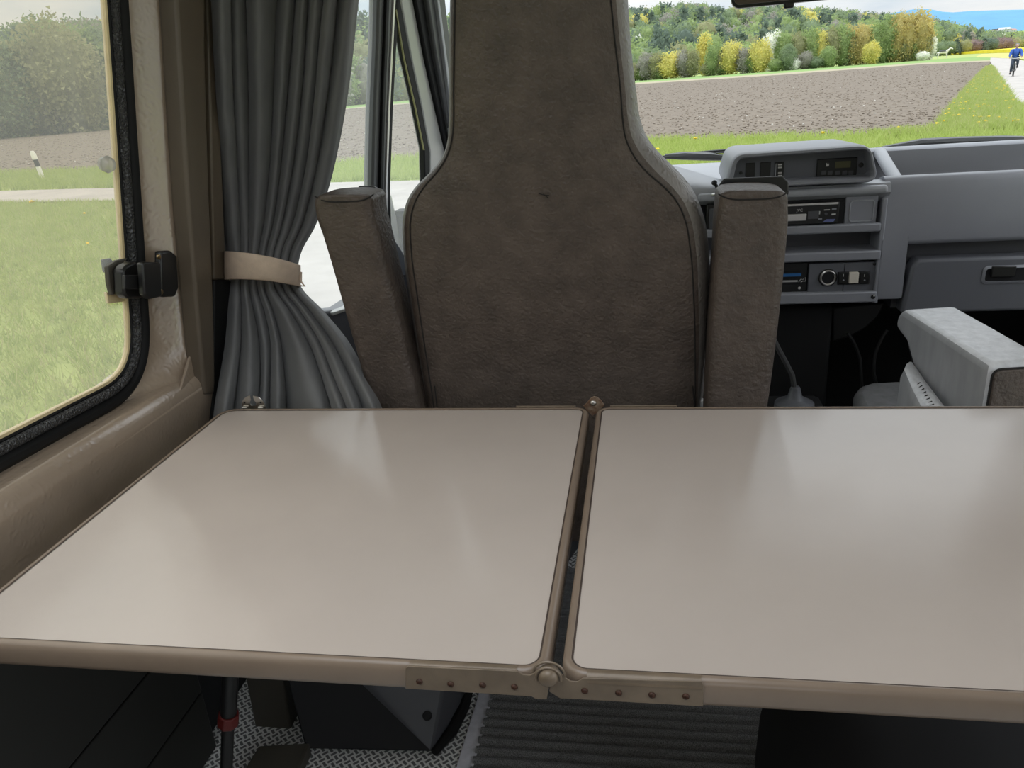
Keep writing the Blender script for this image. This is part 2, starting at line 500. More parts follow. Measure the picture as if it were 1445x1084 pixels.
# --- window_1: frame, seals, pane
win1 = thing('window_1', None, None, wallpt(.4, .75, .9), kind='structure')
def loop3(L_, k): return [wallpt(p[0], p[1], k) for p in L_]
g = G(); inn = lambda d: offset_loop(seal0, -d)
g.grid([loop3(inn(d), k) for d, k in ((-.002, .893), (.001, .884), (.008, .879), (.016, .880), (.022, .886), (.024, .90))], True)
obj('rubber_seal', g, M['rubber'], win1)
g = G(); c = inn(.034)
rows = []
for a in np.linspace(-20, 200, 9):
    rr_ = math.radians(a); rows.append([wallpt(p[0], p[1], .890 - .008 * math.sin(rr_)) for p in offset_loop(seal0, -(.030 - .0085 * math.cos(rr_)))])
g.grid(rows, True)
obj('grained_bead', g, M['rubber_grain'], win1)
g = G()
g.grid([loop3(inn(d), k) for d, k in ((.035, .893), (.040, .891), (.043, .894))], True)
obj('dark_channel', g, M['rubber'], win1)
g = G()
g.grid([loop3(inn(d), k) for d, k in ((.0415, .896), (.043, .8935), (.0475, .894), (.0485, .897), (.048, .902))], True)
obj('pane_edge', g, M['acrylic_edge'], win1, label='yellowed edge of the acrylic pane')
g = G(); L_ = loop3(inn(.047), .898); g.add(L_, [list(range(len(L_)))])
obj('pane', g, M['glass_tint'], win1, label='tinted scratched acrylic pane')
g = G(); p = pw(152, 232, .893); g.lathe(p, (1, 0, -LEAN), [(.0, -.012), (.010, -.011), (.014, 0), (.010, .008), (0, .010)], 16)
obj('clear_bumper', g, M['clear_plastic'], win1)

# --- trim strips of the door pillar
def strip_wall(px_l, k, depth, width_px, name, m, bevel=.004, kind='structure', parent=None):
    g = G(); g.prism(px_l, depth); return obj(name, g, M[m], parent, bevel=bevel, kind=kind)
pl = [pw(u, v, .825) for u, v in ((246, -60), (253, 60), (258, 150), (266, 280), (280, 450), (288, 540), (291, 557), (303, 556))]
prt = [pw(u, v, .825) for u, v in ((304, 540), (303, 470), (301, 400), (296, 280), (292, 150), (290, 60), (290, -60))]
g = G(); g.prism(pl + prt, (-.035, 0, 0))
obj('trim_1', g, M['vinyl_dark'], bevel=.006, seg=3, kind='structure')
g = G(); g.prism([pw(u, v, .865) for u, v in ((240, -80), (335, -80), (345, 380), (345, 500), (345, 600), (275, 600), (262, 350))], (-.05, 0, 0))
obj('trim_2', g, M['rubber'], kind='structure')
g = G(); g.prism([pw(u, v, .835) for u, v in ((292, -60), (306, -60), (312, 200), (320, 395), (303, 395))], (-.03, 0, 0))
obj('trim_3', g, M['vinyl_dark'], bevel=.004, kind='structure')
g = G(); g.prism([pw(u, v, .83) for u, v in ((303, 395), (330, 395), (325, 480), (325, 620), (301, 620))], (-.03, 0, 0))
obj('trim_4', g, M['rubber'], bevel=.004, kind='structure')

# --- driver's door
door = thing('door_1', None, None, (-.72, 2.0, 0.0), kind='structure')
DN = _n(np.array([1, -0.227, -LEAN]))
def dstrip(name, pts, m, k=0.0, th=.02, bevel=.003, label=None):
    g = G(); g.prism([pdoor(u, v, k) for u, v in pts], -DN * th)
    return obj(name, g, M[m], door, bevel=bevel, label=label)
def bandpx(Lp, Rp): return list(Lp) + list(Rp)[::-1]
dstrip('division_bar', bandpx([(536, -60), (533, 60), (529, 150), (526, 265), (532, 460)], [(557, -60), (551, 60), (547, 150), (543, 265), (549, 460)]), 'pillar_grey', .004, .03, .006)
dstrip('channel_rubber', bandpx([(548, -60), (543.5, 60), (540, 150), (537, 265), (542, 460)], [(552, -60), (548, 60), (544, 150), (541, 265), (546, 460)]), 'rubber', .012, .02, .002)
dstrip('bright_strip', bandpx([(559, -60), (553, 60), (548.5, 150), (544.5, 265), (550, 460)], [(561.5, -60), (555.5, 60), (551, 150), (547, 265), (552.5, 460)]), 'silver', .006, .02, .001)
dstrip('quarter_light_frame', bandpx([(561.5, -60), (555.5, 60), (551, 150), (547, 265), (552, 460)], [(566, -60), (560, 60), (555, 150), (551, 265), (556, 460)]), 'rubber', .004, .02, .002)
dstrip('quarter_light_seal', bandpx([(540, -60), (559, 12), (571, 80), (587, 150), (599, 210), (600, 260), (598, 330)], [(556, -80), (566, 6), (580, 80), (595, 150), (607, 215), (607, 260), (605, 330)]), 'rubber', .004, .02, .003)
dstrip('green_bead', bandpx([(558.5, 15), (569.5, 80), (585.5, 150), (598, 212)], [(560, 13), (571, 80), (587, 150), (599.5, 212)]), 'olive_rubber', .006, .003, .0003)
dstrip('door_frame', bandpx([(556, -80), (566, 4), (580, 80), (595, 150), (607, 215), (606, 330)], [(575, -80), (589, 0), (603, 80), (618, 150), (632, 210), (640, 330)]), 'car_paint', -.006, .03, .006, 'pale painted window frame')
dstrip('door_weatherstrip', bandpx([(572, -80), (587, 0), (602, 80), (617, 150), (632, 215), (640, 330)], [(586, -80), (601, 0), (613, 80), (626, 150), (640, 215), (648, 330)]), 'rubber', .006, .03, .005)
dstrip('mirror_cover', [(553, 332), (566, 352), (575, 368), (582, 388), (545, 388), (545, 330)], 'glove', .012, .02, .003)
dstrip('door_card', [(380, 448), (486, 437), (553, 392), (600, 384), (660, 384), (660, 800), (300, 800)], 'dash_dark', .004, .05, .006)
dstrip('belt_lip', [(470, 441), (486, 436), (496, 431), (498, 435), (486, 440.5), (470, 446)], 'car_paint', .012, .02, .002)
g = G(); Q = [pdoor(u, v, -.012) for u, v in ((380, -80), (556, -80), (610, 210), (620, 400), (480, 450), (380, 460))]
g.add(Q, [list(range(len(Q)))])
obj('door_glass', g, M['glass_door'], door, label='hazy door glass')
# exterior mirror beyond the quarter light
em = thing('door_mirror', 'pale grey exterior door mirror seen behind the quarter light', 'mirror', pdoor(558, 360, -.16))
g = G(); mp = [pdoor(u, v, -.14) for u, v in ((547, 268), (553, 278), (559, 305), (565, 350), (565, 400), (540, 400), (540, 268))]
g.prism(mp, (-.03, .07, 0)); obj('housing', g, M['car_paint'], em, bevel=.012, seg=3)
g = G(); p = pdoor(556, 385, -.14); g.tube([p, pdoor(562, 392, -.01)], .010); obj('mirror_arm', g, M['black_plastic'], em)

# --- A pillar, header, windscreen
g = G(); g.prism([pdoor(u, v, .02) for u, v in ((592, -120), (604, 0), (616, 80), (629, 150), (640, 205), (652, 330), (668, 330), (650, 205), (640, 100), (629, 0), (620, -120))], -DN * .035)
obj('trim_5', g, M['pillar_grey'], bevel=.006, kind='structure')
g = G(); g.prism([pdoor(u, v, .03) for u, v in ((607, -120), (617, 0), (630, 100), (642, 205), (645, 205), (633.5, 100), (620.5, 0), (611, -120))], -DN * .02)
obj('trim_6', g, M['dash_light'], bevel=.002, kind='structure')
WS = [(-.60, 2.66, .90), (1.25, 2.66, .90), (1.15, 2.30, 1.66), (-.50, 2.30, 1.66)]
g = G(); rows = []
for i in range(9):
    t = i / 8; a = np.array(WS[0]) * (1 - t) + np.array(WS[3]) * t; b = np.array(WS[1]) * (1 - t) + np.array(WS[2]) * t
    rows.append([a + (b - a) * s + np.array([0, .05 * (1 - (2 * s - 1) ** 2), 0]) for s in np.linspace(0, 1, 13)])
g.grid(rows)
win2 = obj('window_2', g, M['glass_clear'], kind='structure')
g = G(); g.box(-.75, 1.30, 2.16, 2.36, 1.62, 1.72); obj('trim_7', g, M['headliner'], bevel=.02, kind='structure')

# --- ceiling over the cab, unseen opening added further back to let light in; right side, floor
g = G(); g.box(-.90, 1.32, .85, 2.36, 1.72, 1.76)
g.box(-.90, -.76, -1.7, .85, 1.72, 1.76); g.box(.15, 1.32, -1.7, .85, 1.72, 1.76); g.box(-.76, .15, .72, .85, 1.72, 1.76); g.box(-.76, .15, -1.7, -.40, 1.72, 1.76)
obj('ceiling', g, M['headliner'], kind='structure')
g = G(); g.box(1.26, 1.32, -1.7, .05, 0, .80); g.box(1.26, 1.32, 1.15, 2.55, 0, .80); g.box(1.26, 1.32, 1.15, 1.35, .80, 1.72); g.box(1.26, 1.32, -1.7, -1.4, .80, 1.72); g.box(1.26, 1.32, 2.3, 2.5, .80, 1.72)  # unseen side, left open low down so daylight reaches under the table
obj('wall_right', g, M['vinyl_dark'], kind='structure')
g = G(); g.box(-.95, 1.32, -1.76, -1.70, 0, .85); g.box(-.95, 1.32, -1.76, -1.70, 1.5, 1.76); g.box(-.95, -.1, -1.76, -1.70, .85, 1.5); g.box(.7, 1.32, -1.76, -1.70, .85, 1.5)  # unseen rear opening added as a light source
obj('wall_back', g, M['vinyl_dark'], kind='structure')
g = G(); g.box(-1.0, 1.32, -1.76, 2.62, -.05, 0.0)
obj('floor', g, M['plate'], kind='structure')
g = G(); g.box(-.80, 1.30, 2.48, 2.54, 0, .86)
obj('wall_front', g, M['black_matte'], kind='structure')
# wheel-arch step at the left, under the table
g = G()
P0 = [pz(345, 1062, .02), pz(372, 1062, .02)]
g.prism([py(345, 950, 1.16), py(398, 950, 1.16), py(413, 1050, 1.16), py(365, 1054, 1.16)], (0, .10, 0))
g.prism([pz(365, 1052, .03), pz(437, 1048, .03), pz(415, 1100, .03), pz(330, 1110, .03)], (0, 0, -.03))
obj('trim_8', g, M['olive_metal'], bevel=.004, kind='structure')

# ================================================================== TABLE
ZT = 0.70
tbl = thing('folding_table', 'greige folding table of two hinged leaves across the van', 'table', (-.085, .9, 0))
Yn, Yf = .5795, 1.222
def leaf(x0, x1, r, name):
    out = rr(x0, x1, Yn, Yf, r, 10)
    core = G()
    ins = offset_loop(out, -.0105)
    top = [(p[0], p[1], ZT - .0003) for p in ins]; bot = [(p[0], p[1], ZT - .027) for p in ins]
    n = len(top)
    core.add(top + bot, [list(range(n)), list(range(2 * n - 1, n - 1, -1))] + [[(i + 1) % n, i, n + i, n + (i + 1) % n] for i in range(n)])
    lo = obj(name, core, M['laminate'], tbl, bevel=0)
    e = G(); rows = []
    for d, z in ((.0095, -.004), (.0092, .0008), (.0075, .0016), (.0045, .0012), (.0018, -.0012), (.0003, -.006), (0, -.012), (0, -.022), (.0015, -.027), (.005, -.0295), (.0105, -.030)):
        rows.append([(p[0], p[1], ZT + z) for p in offset_loop(out, -d)])
    e.grid(rows, True)
    obj('edging', e, M['edging'], lo, label='taupe rounded edging strip')
    gr = G(); gr.grid([[(p[0], p[1], ZT + .0002) for p in offset_loop(out, -d)] for d in (.0093, .0112)], True)
    obj('edge_groove', gr, M['groove'], lo)
    return lo
leafL = leaf(-.766, -.0925, (.03, .026, .024, .034), 'tabletop_leaf')
leafR = leaf(-.0815, .625, (.026, .03, .03, .024), 'tabletop_leaf')
leafL['label'] = 'left table leaf beside the window'; leafR['label'] = 'right table leaf'
# faint stains on the right leaf
# near hinge
YH = Yn - .0005
def hp(u, v, d=0): return py(u, v, YH - d)
def rowz(u): return 0
hl = G(); hl.prism([hp(*q) for q in ((573, 941), (577, 938.5), (730, 945), (738, 950), (748, 951), (753, 948.5), (762, 941.5), (772, 938), (780, 939), (772, 985), (757, 985), (751, 981), (573, 970))], (0, -.0022, 0))
hL = obj('hinge_plate', hl, M['hinge'], tbl, bevel=.0006, smooth=30)
hr_ = G(); hr_.prism([hp(*q) for q in ((779, 938), (788, 944), (797, 955), (805, 960), (815, 961), (823, 956), (990, 961), (993, 966), (992, 996), (800, 985), (791, 985), (775, 975))], (0, -.0012, 0))
hR = obj('hinge_plate', hr_, M['hinge'], tbl, bevel=.0005, smooth=30)
# lips that fold over the table edge
for a, b, par in (((576, 939), (728, 945.5), hL), ((828, 957), (990, 961.5), hR)):
    p, q = hp(*a), hp(*b); g = G()
    g.grid([[(P[0], Yn + dy, ZT + dz) for P in (p, q)] for dy, dz in ((-.0022, -.006), (-.0015, -.002), (.0015, .0012), (.006, .0024), (.008, .0020))])
    obj('folded_lip', g, M['hinge'], par)
def screw(u, v, par, y=YH - .0022, r=.0034):
    g = G(); c = py(u, v, y)
    g.lathe(c, (0, -1, 0), [(r, 0), (r * .98, .0007), (r * .7, .0018), (r * .3, .0023), (.0001, .0019)], 12)
    g.box(c[0] - r * .75, c[0] + r * .75, c[1] - .0025, c[1] - .0012, c[2] - .0003, c[2] + .0003)
    obj('screw', g, M['rust'], par)
for u, v in ((592, 962), (636, 965.5), (681, 967), (726, 969.5)): screw(u, v, hL)
for u, v in ((825, 975), (873, 978), (920, 981), (968, 983)): screw(u, v, hR, YH - .0012)
g = G(); c = py(774, 957, YH - .006)
g.ball(c, .0093, 12, (1, .75, 1)); g.lathe(c, (0, 1, 0), [(.0105, .003), (.0105, .007), (.004, .0071), (.004, .012)], 20)
obj('hinge_pin', g, M['hinge'], tbl, label='domed hinge pin')
g = G(); cc = py(774, 957, YH - .004)
g.tube([cc + np.array([.0118 * math.cos(a), 0, .0118 * math.sin(a)]) for a in np.linspace(math.radians(-15), math.radians(200), 22)], .0014, 6)
g.tube([cc + np.array([.0150 * math.cos(a), .004, .0150 * math.sin(a)]) for a in np.linspace(math.radians(-5), math.radians(190), 22)], .0014, 6)
obj('pin_collar', g, M['hinge'], tbl)
# far hinge
YF_ = Yf + .001
g = G(); g.prism([py(*q, YF_) for q in ((823, 573), (828, 569), (833, 562.5), (838, 559.5), (843, 560.5), (848, 565), (853, 572), (846, 581), (836, 587), (828, 580))], (0, .0025, 0))
hf = obj('hinge_plate', g, M['hinge_worn'], tbl, bevel=.0006, label='rust-stained far hinge plate')
g = G(); g.ball(py(837, 569, YF_ - .001), .0052, 10, (1, .6, 1)); obj('rivet', g, M['steel'], hf)
for a, b in (((728, 571.2), (812, 570.8)), ((861, 570.6), (955, 570.3))):
    p, q = py(*a, Yf), py(*b, Yf); g = G(); g.box(p[0], q[0], Yf, Yf + .003, ZT - .02, ZT + .0022)
    obj('hinge_flange', g, M['hinge'], tbl, bevel=.0008)
# slotted hook plate at the far left corner
YB = Yf + .010
def hk(u, v): 
    p = py(u, v, YB); return (p[0], p[2])
cxy = np.array(hk(358, 575)); R0 = .0235
pts = []
for a in np.linspace(0, 83, 9): pts.append(cxy + R0 * np.array([math.cos(math.radians(a)), math.sin(math.radians(a))]))
slot = .0042
pts += [cxy + np.array([slot * .8, .0150])]
for a in np.linspace(60, -240, 12): pts.append(cxy + np.array([0, .0085]) + .0062 * np.array([math.cos(math.radians(a)), math.sin(math.radians(a))]))
pts += [cxy + np.array([-slot * .8, .0150])]
for a in np.linspace(97, 180, 9): pts.append(cxy + R0 * np.array([math.cos(math.radians(a)), math.sin(math.radians(a))]))
pts += [cxy + np.array([-R0, -.01]), cxy + np.array([R0, -.01])]
g = G(); g.prism([(p[0], YB, p[1]) for p in pts], (0, .002, 0))
hook = obj('hook_plate', g, M['steel'], tbl, label='slotted steel hook plate')
for dx in (-.016, .016):
    g = G(); g.lathe((cxy[0] + dx, YB - .0004, cxy[1] + .010), (0, -1, 0), [(.0001, 0), (.0018, 0), (.0018, .0006), (.0001, .0006)], 10); obj('rivet_hole', g, M['black_matte'], hook)
    g = G(); g.tube([(cxy[0] + dx - .005, YB - .003, cxy[1] + .001), (cxy[0] + dx + .005, YB - .003, cxy[1] + .001)], .0022); obj('tab', g, M['steel'], hook)
g = G(); g.box(cxy[0] - R0, cxy[0] + R0, Yf - .004, YB + .002, ZT - .022, ZT - .016); obj('hook_foot', g, M['steel'], hook)
# table leg with red collar
YL = .93
lp = [py(327, 925, YL), py(320, 1084, YL)]
d_ = lp[1] - lp[0]; lt = lp[0] + d_ * ((ZT - .03 - lp[0][2]) / d_[2]); lb = lp[0] + d_ * ((0.0 - lp[0][2]) / d_[2])
jo = py(322, 1015, YL)
g = G(); g.tube([lt, jo], .0135, 14); legp = obj('table_leg', g, M['black_plastic'], tbl)
g = G(); g.tube([jo, lb], .0105, 14); obj('lower_tube', g, M['black_plastic'], legp)
g = G(); g.lathe(jo, d_, [(.012, -.014), (.0175, -.013), (.0185, -.004), (.0185, .010), (.013, .0145)], 8); obj('clamp_collar', g, M['red'], legp, bevel=.002, label='red clamp collar')
g = G(); g.box(lt[0] - .04, lt[0] + .04, YL - .03, YL + .03, ZT - .034, ZT - .030); obj('leg_bracket', g, M['black_plastic'], legp)

# ================================================================== DRIVER'S SEAT
seat = thing('driver_seat', "brown-grey leatherette driver's seat with tall tapering backrest, seen from behind", 'seat', (-.15, 1.5, 0))
SN, SD = (0, 1, .16), 1.36 + .16 * .68
seat_rows = [(-215, 715, 722, 778, 785), (-200, 676, 690, 808, 824), (-175, 652, 664, 832, 850), (-130, 640, 648, 848, 868), (-60, 636, 643, 856, 879),
 (0, 635, 642, 862, 886), (60, 634, 641, 868, 890), (130, 634, 640, 876, 898), (170, 633.5, 640, 879, 904), (195, 632, 638, 883, 914), (212, 628, 634, 890, 927), (228, 620, 627, 900, 943), (245, 605, 615, 915, 960), (262, 588, 600, 935, 974), (280, 576, 588, 952, 984),
 (305, 569, 580, 965, 993), (350, 569, 580, 974, 1000), (420, 577, 589, 979, 1001), (500, 589, 601, 981, 998), (572, 600, 612, 981, 991), (640, 609, 620, 981, 987), (700, 618, 628, 978, 984), (760, 626, 634, 976, 982)]
def sp(u, v, d): return on_plane(u, v, SN, SD + d)
ROWS = []
vs_ = []
for i in range(len(seat_rows) - 1):
    for t in (0, .25, .5, .75): vs_.append(seat_rows[i][0] * (1 - t) + seat_rows[i + 1][0] * t)
vs_.append(seat_rows[-1][0])
sx = [r[0] for r in seat_rows]
SL_, SR_ = [], []
for v in vs_:
    uL, sL, sR, uR = (smooth_interp(v, sx, [r[k] for r in seat_rows]) for k in (1, 2, 3, 4))
    OL, OR = sp(uL, v, .050), sp(uR, v, .055)
    S1, S2 = sp(sL, v, .006), sp(sR, v, .004)
    ML, MR = sp(uL * .72 + sL * .28, v, .022), sp(uR * .70 + sR * .30, v, .020)
    ML2, MR2 = sp(uL * .3 + sL * .7, v, .009), sp(uR * .3 + sR * .7, v, .006)
    mid = []
    for t in (.04, .12, .25, .4, .5, .6, .75, .88, .96):
        P = S1 * (1 - t) + S2 * t; mid.append(P + np.array([0, -.011 * (1 - (2 * t - 1) ** 4) , 0]))
    FL, FR = OL + np.array([.004, .05, 0]), OR + np.array([-.004, .05, 0])
    F2, F3 = OL + np.array([.03, .085, 0]), OR + np.array([-.03, .085, 0])
    SL_.append(S1); SR_.append(S2)
    ROWS.append([F2, FL, OL, ML, ML2, S1] + mid + [S2, MR2, MR, OR, FR, F3])
g = G(); g.grid(ROWS, True, 0, True)
for fi, f in enumerate(g.f):
    if len(f) == 4:
        c_ = f[0] % 21
        if c_ in (0, 1, 2, 16, 17, 18, 19, 20): g.mi[fi] = 1  # right bolster takes the lighter grey, its side light put into the colour
back = obj('backrest', g, [M['seat'], M['seat_side']], seat, smooth=60)
for side, name in ((SL_, 'seam'), (SR_, 'seam')):
    g = G(); g.tube([p + np.array([0, -.0004, 0]) for p in side], .0013, 6); obj(name, g, M['seam'], back)
for u0, v0, v1 in ((614.5, 545, 575), (978.5, 545, 575)):
    g = G(); g.tube([sp(u0 - 1, v0, -.004), sp(u0 + 2, v1, -.004)], .0013, 6); obj('split_seam', g, M['seam'], back)
g = G()
for a in (((760, 273), (767, 275), (775, 276)), ((766, 274), (771, 277), (774, 280))): g.tube([sp(u, v, -.0105) for u, v in a], .0009, 5)
obj('scuff_mark', g, M['seam'], back)
# folded-up armrests
def armrest(rows_, n, d, depth, name, seam_v, label):
    xs = [r[0] for r in rows_]; vs2 = []
    for i in range(len(rows_) - 1): vs2 += [rows_[i][0] * (1 - t) + rows_[i + 1][0] * t for t in (0, .5)]
    vs2.append(rows_[-1][0]); R = []
    for v in vs2:
        uL, uR = (smooth_interp(v, xs, [r[k] for r in rows_]) for k in (1, 2))
        a, b = on_plane(uL, v, n, d + .014), on_plane(uR, v, n, d + .014)
        w = b[0] - a[0]; q = min(.016, w * .4); zc = (a[2] + b[2]) / 2
        sec = rr(a[0], b[0], a[1] - .014, a[1] - .014 + depth, q, 5)
        R.append([(x, y, a[2] + (b[2] - a[2]) * (x - a[0]) / w) for x, y in sec])
    g = G(); g.grid(R, True, 0, True)
    o = obj(name, g, [M['seat'], M['seat_side']], seat, smooth=55, label=label)
    uL, uR = (smooth_interp(seam_v, xs, [r[k] for r in rows_]) for k in (1, 2))
    path = []
    for t in np.linspace(0.0, 1.0, 17):
        u = uL + (uR - uL) * t; e = abs(2 * t - 1)
        path.append(on_plane(u, seam_v - 9 * e ** 4 + (uR - uL) * .0 - .03 * (u - uL), n, d - .0006 + .013 * max(0, (e - .68) / .32) ** 2))
    g = G(); g.tube(path, .0013, 6); obj('cap_seam', g, M['seam'], o)
    return o
AN, AD = (0, 1, .12), 1.29 + .12 * 1.06
armL = armrest([(273, 470, 508), (274, 458, 518), (277, 450, 524), (281, 445.5, 527), (287, 444.5, 527), (330, 456, 537), (369, 468, 546), (433, 486, 562), (500, 505, 577), (572, 526, 595), (640, 545, 612)], AN, AD, .095, 'armrest', 286, 'left armrest folded up')
armR = armrest([(267, 1045, 1088), (268, 1031, 1099), (271, 1020, 1107), (276, 1015.5, 1111), (284, 1014, 1112), (350, 1009.5, 1109), (430, 1004, 1101), (500, 1000, 1093), (572, 997, 1083), (640, 994, 1072)], (0, 1, 0), 1.29, .10, 'armrest', 283, 'right armrest folded up')
g = G(); a, b = py(1018, 258, 1.40), py(1113, 254, 1.40)
g.prism([py(1014, 262, 1.395), py(1022, 252, 1.395), py(1105, 249, 1.395), py(1113, 257, 1.395), py(1113, 275, 1.395), py(1014, 278, 1.395)], (0, .006, 0))
obj('armrest_underplate', g, M['black_plastic'], armR, bevel=.002)
g = G(); g.prism([on_plane(u, v, AN, AD + .10) for u, v in ((505, 263), (527, 263), (536, 270), (548, 320), (572, 420), (608, 572), (560, 572), (520, 400))], (0, .01, 0))
obj('armrest_underplate', g, M['black_plastic'], armL, bevel=.002)
# rod and block added to show the lit gap between backrest and right armrest
g = G(); g.tube([py(999.5, 395, 1.40), py(996.5, 470, 1.42), py(992.5, 525, 1.44), py(991, 545, 1.44)], [.0030, .0018, .0016, .0045], 8); obj('lit_gap_rod', g, M['steel'], seat)
g = G(); a = py(991, 569, 1.40); g.box(a[0] - .006, a[0] + .006, 1.395, 1.41, a[2] - .008, a[2] + .006); obj('light_patch_block', g, M['white_paint'], seat, bevel=.001)
# cushion and pedestal
g = G(); sec = []
for y, z0, z1 in ((1.46, .38, .50), (1.60, .36, .52), (1.78, .36, .53), (1.86, .38, .51), (1.88, .42, .47)):
    sec.append([(x, y, z) for x, z in rr(-.40, .10, z0, z1, .05 if z1 - z0 > .11 else .024, 5)])
g.grid(sec, True, 0, True); obj('seat_cushion', g, M['seat_side'], seat, smooth=60)
pb = [pz(430, 1058, .012), pz(611, 1062, .012)]
fr = pz(650, 1005, .012); fr2 = np.array([fr[0] + .05, 1.95, .012]); fl2 = np.array([pb[0][0], 1.95, .012])
tl = np.array([pb[0][0] - .03, pb[0][1] + .03, .36]); te = py(520, 966, pb[1][1] + .05)
t2 = te * 1.0 + (te - pb[1]) * ((.36 - te[2]) / (te[2] - pb[1][2])); t2[1] = pb[1][1] + .08
trn = np.array([fr[0] + .03, fr[1] + .12, .36]); tf1 = np.array([.08, 1.95, .36]); tf0 = np.array([tl[0], 1.95, .36])
fr[0] = max(fr[0], pb[1][0] + .03)
V = [pb[0], pb[1], fr, fr2, fl2, tl, t2, trn, tf1, tf0]
g = G(); g.add(V, [(0, 1, 6, 5), (1, 2, 7), (1, 7, 6), (2, 3, 8, 7), (3, 4, 9, 8), (4, 0, 5, 9), (5, 6, 7, 8, 9), (4, 3, 2, 1, 0)])
g.mi[0] = 1; g.mi[4] = 1; g.mi[5] = 1  # facet stays greyer than the black faces, its light put into colour
ped = obj('pedestal', g, [M['dash_dark'], M['black_matte']], seat, bevel=.006, smooth=25)
g = G(); g.tube([pb[1] + np.array([.004, -.004, .004]), (pb[1] + fr) / 2 + np.array([.012, -.004, .006]), fr + np.array([.008, 0, .012]), fr + np.array([.02, .1, .06])], [.008, .012, .012, .010], 8)
obj('rubber_skirt', g, M['rubber'], ped)
hp_ = py(603, 1010, pb[1][1] + .035)
nrm = _n(np.cross(trn - pb[1], t2 - pb[1])); nrm = nrm if nrm[1] < 0 else -nrm
tt = (pb[1] - CAMP).dot(nrm) / ray(603, 1010).dot(nrm); hp_ = CAMP + ray(603, 1010) * tt
g = G(); g.lathe(hp_ + nrm * .0008, nrm, [(.0001, 0), (.009, 0), (.0095, .0015), (.0075, .0018), (.007, .0005), (.0001, .0004)], 16); obj('bolt_hole', g, M['black_matte'], ped)

# ================================================================== CURTAIN
cur_rows = [(-110, 295, 520, 1.47, 1.56), (0, 297, 506, 1.47, 1.56), (130, 301, 491, 1.46, 1.55), (200, 305, 479, 1.46, 1.54), (260, 309, 465, 1.46, 1.53), (320, 315, 444, 1.45, 1.51), (358, 320, 424, 1.44, 1.48), (382, 321, 420, 1.43, 1.46),
  (404, 320, 424, 1.42, 1.45), (440, 318, 457, 1.40, 1.43), (480, 315, 490, 1.38, 1.39), (530, 309, 517, 1.34, 1.34), (572, 302, 537, 1.31, 1.305), (640, 296, 556, 1.29, 1.30), (760, 290, 590, 1.29, 1.30)]
cx_ = [r[0] for r in cur_rows]
rows = []
NV, NU = 190, 240
TOPB = [0, .135, .235, .45, .575, .66, .765, .855, 1.0]
TIEB = [0, .20, .31, .43, .53, .63, .74, .86, 1.0]
BOTB = [0, .12, .27, .335, .43, .70, .79, .885, 1.0]
AMP = [.85, .55, 1.25, .8, 1.0, .6, .75, .9]
AMPB = [.9, 1.1, .6, .9, 1.35, .6, .8, 1.2]
for i in range(NV):
    v = -110 + (760 + 110) * i / (NV - 1)
    uL, uR, yL, yR = (smooth_interp(v, cx_, [r[k] for r in cur_rows]) for k in (1, 2, 3, 4))
    row = []
    up = v < 382
    h = min(1, (382 - v) / 400) if up else min(1, (v - 382) / 190)
    e = h ** .8
    B = [a * (1 - e) + b * e for a, b in zip(TIEB, TOPB if up else BOTB)]
    B = [b + (.022 * math.sin(k * 2.3 + 3.4 * h) * h * (1 - h) * 2 if 0 < k < 8 else 0) for k, b in enumerate(B)]
    A = (.013 + .030 * h ** .7) if up else (.013 + .036 * h ** .8)
    for j in range(NU):
        s = j / (NU - 1)
        k = min(7, max(0, int(np.searchsorted(B, s, 'right') - 1)))
        x = (s - B[k]) / max(1e-4, B[k + 1] - B[k])
        skew = .25 * math.sin(k * 1.9 + 1.0)
        xs_ = x ** (1 + skew) if skew > 0 else 1 - (1 - x) ** (1 - skew)
        d = (AMP if up else AMPB)[k] * (max(0, math.sin(math.pi * xs_)) ** .62)
        d += .55 * h * math.sin(2 * math.pi * 1.35 * s + 1.0) + .22 * h * math.sin(9 * s + 2.0 * h + k) + .18 * h * mnoise.noise(Vector((s * 6, v * .010, 3.1))) + .10 * mnoise.noise(Vector((s * 13 + v * .008, v * .022, 8.1)))
        edge = min(1, min(s, 1 - s) / .03)
        y = yL + (yR - yL) * s - A * d * (.3 + .7 * edge) + .025
        bulge = math.sin(math.pi * s) * .030 * math.exp(-((v - 385) / 60.0) ** 2)
        P = py(uL + (uR - uL) * s, v, y - bulge)
        row.append(P)
    rows.append(row)
g = G(); g.grid(rows)
zb = min(p[2] for p in rows[-1])
curt = thing('curtain', 'slate-grey cab curtain gathered in the middle beside the driver seat', 'curtain', (-.68, 1.48, 0.3))
cl = obj('curtain_cloth', g, M['curtain'], curt, smooth=80, solid=.0016)
# band round the curtain
tb = thing('curtain_tieback', 'beige cotton tieback band cinched around the grey curtain', 'tieback', py(372, 385, 1.42))
gg = G(); rws = []
for kk, (dv, off) in enumerate(((-1.0, -.0015), (-.94, .0005), (-.5, .0018), (0, .002), (.5, .0018), (.94, .0005), (1.0, -.0015))):
    row = []
    for a in np.linspace(0, 2 * math.pi, 49)[:-1]:
        ca, sa = math.cos(a), math.sin(a)
        u = 370.5 + 53.5 * ca
        front = sa < 0
        v = 382 + 7.5 * ca + dv * (17.5 - 2.5 * ca) + (-4 * (1 - ca * ca) * (1 if front else -1)) + (6 if ca < 0 else 0) * abs(ca) ** 3 * 0
        yy = 1.435 + .015 * ca + (.058 + off) * sa
        row.append(py(u, v, yy))
    rws.append(row)
gg.grid(rws, True)
band = obj('band', gg, M['tieback'], tb, smooth=60, solid=.0012)
g = G(); a0, a1 = pw(320, 380, .83), py(322, 380, 1.44)
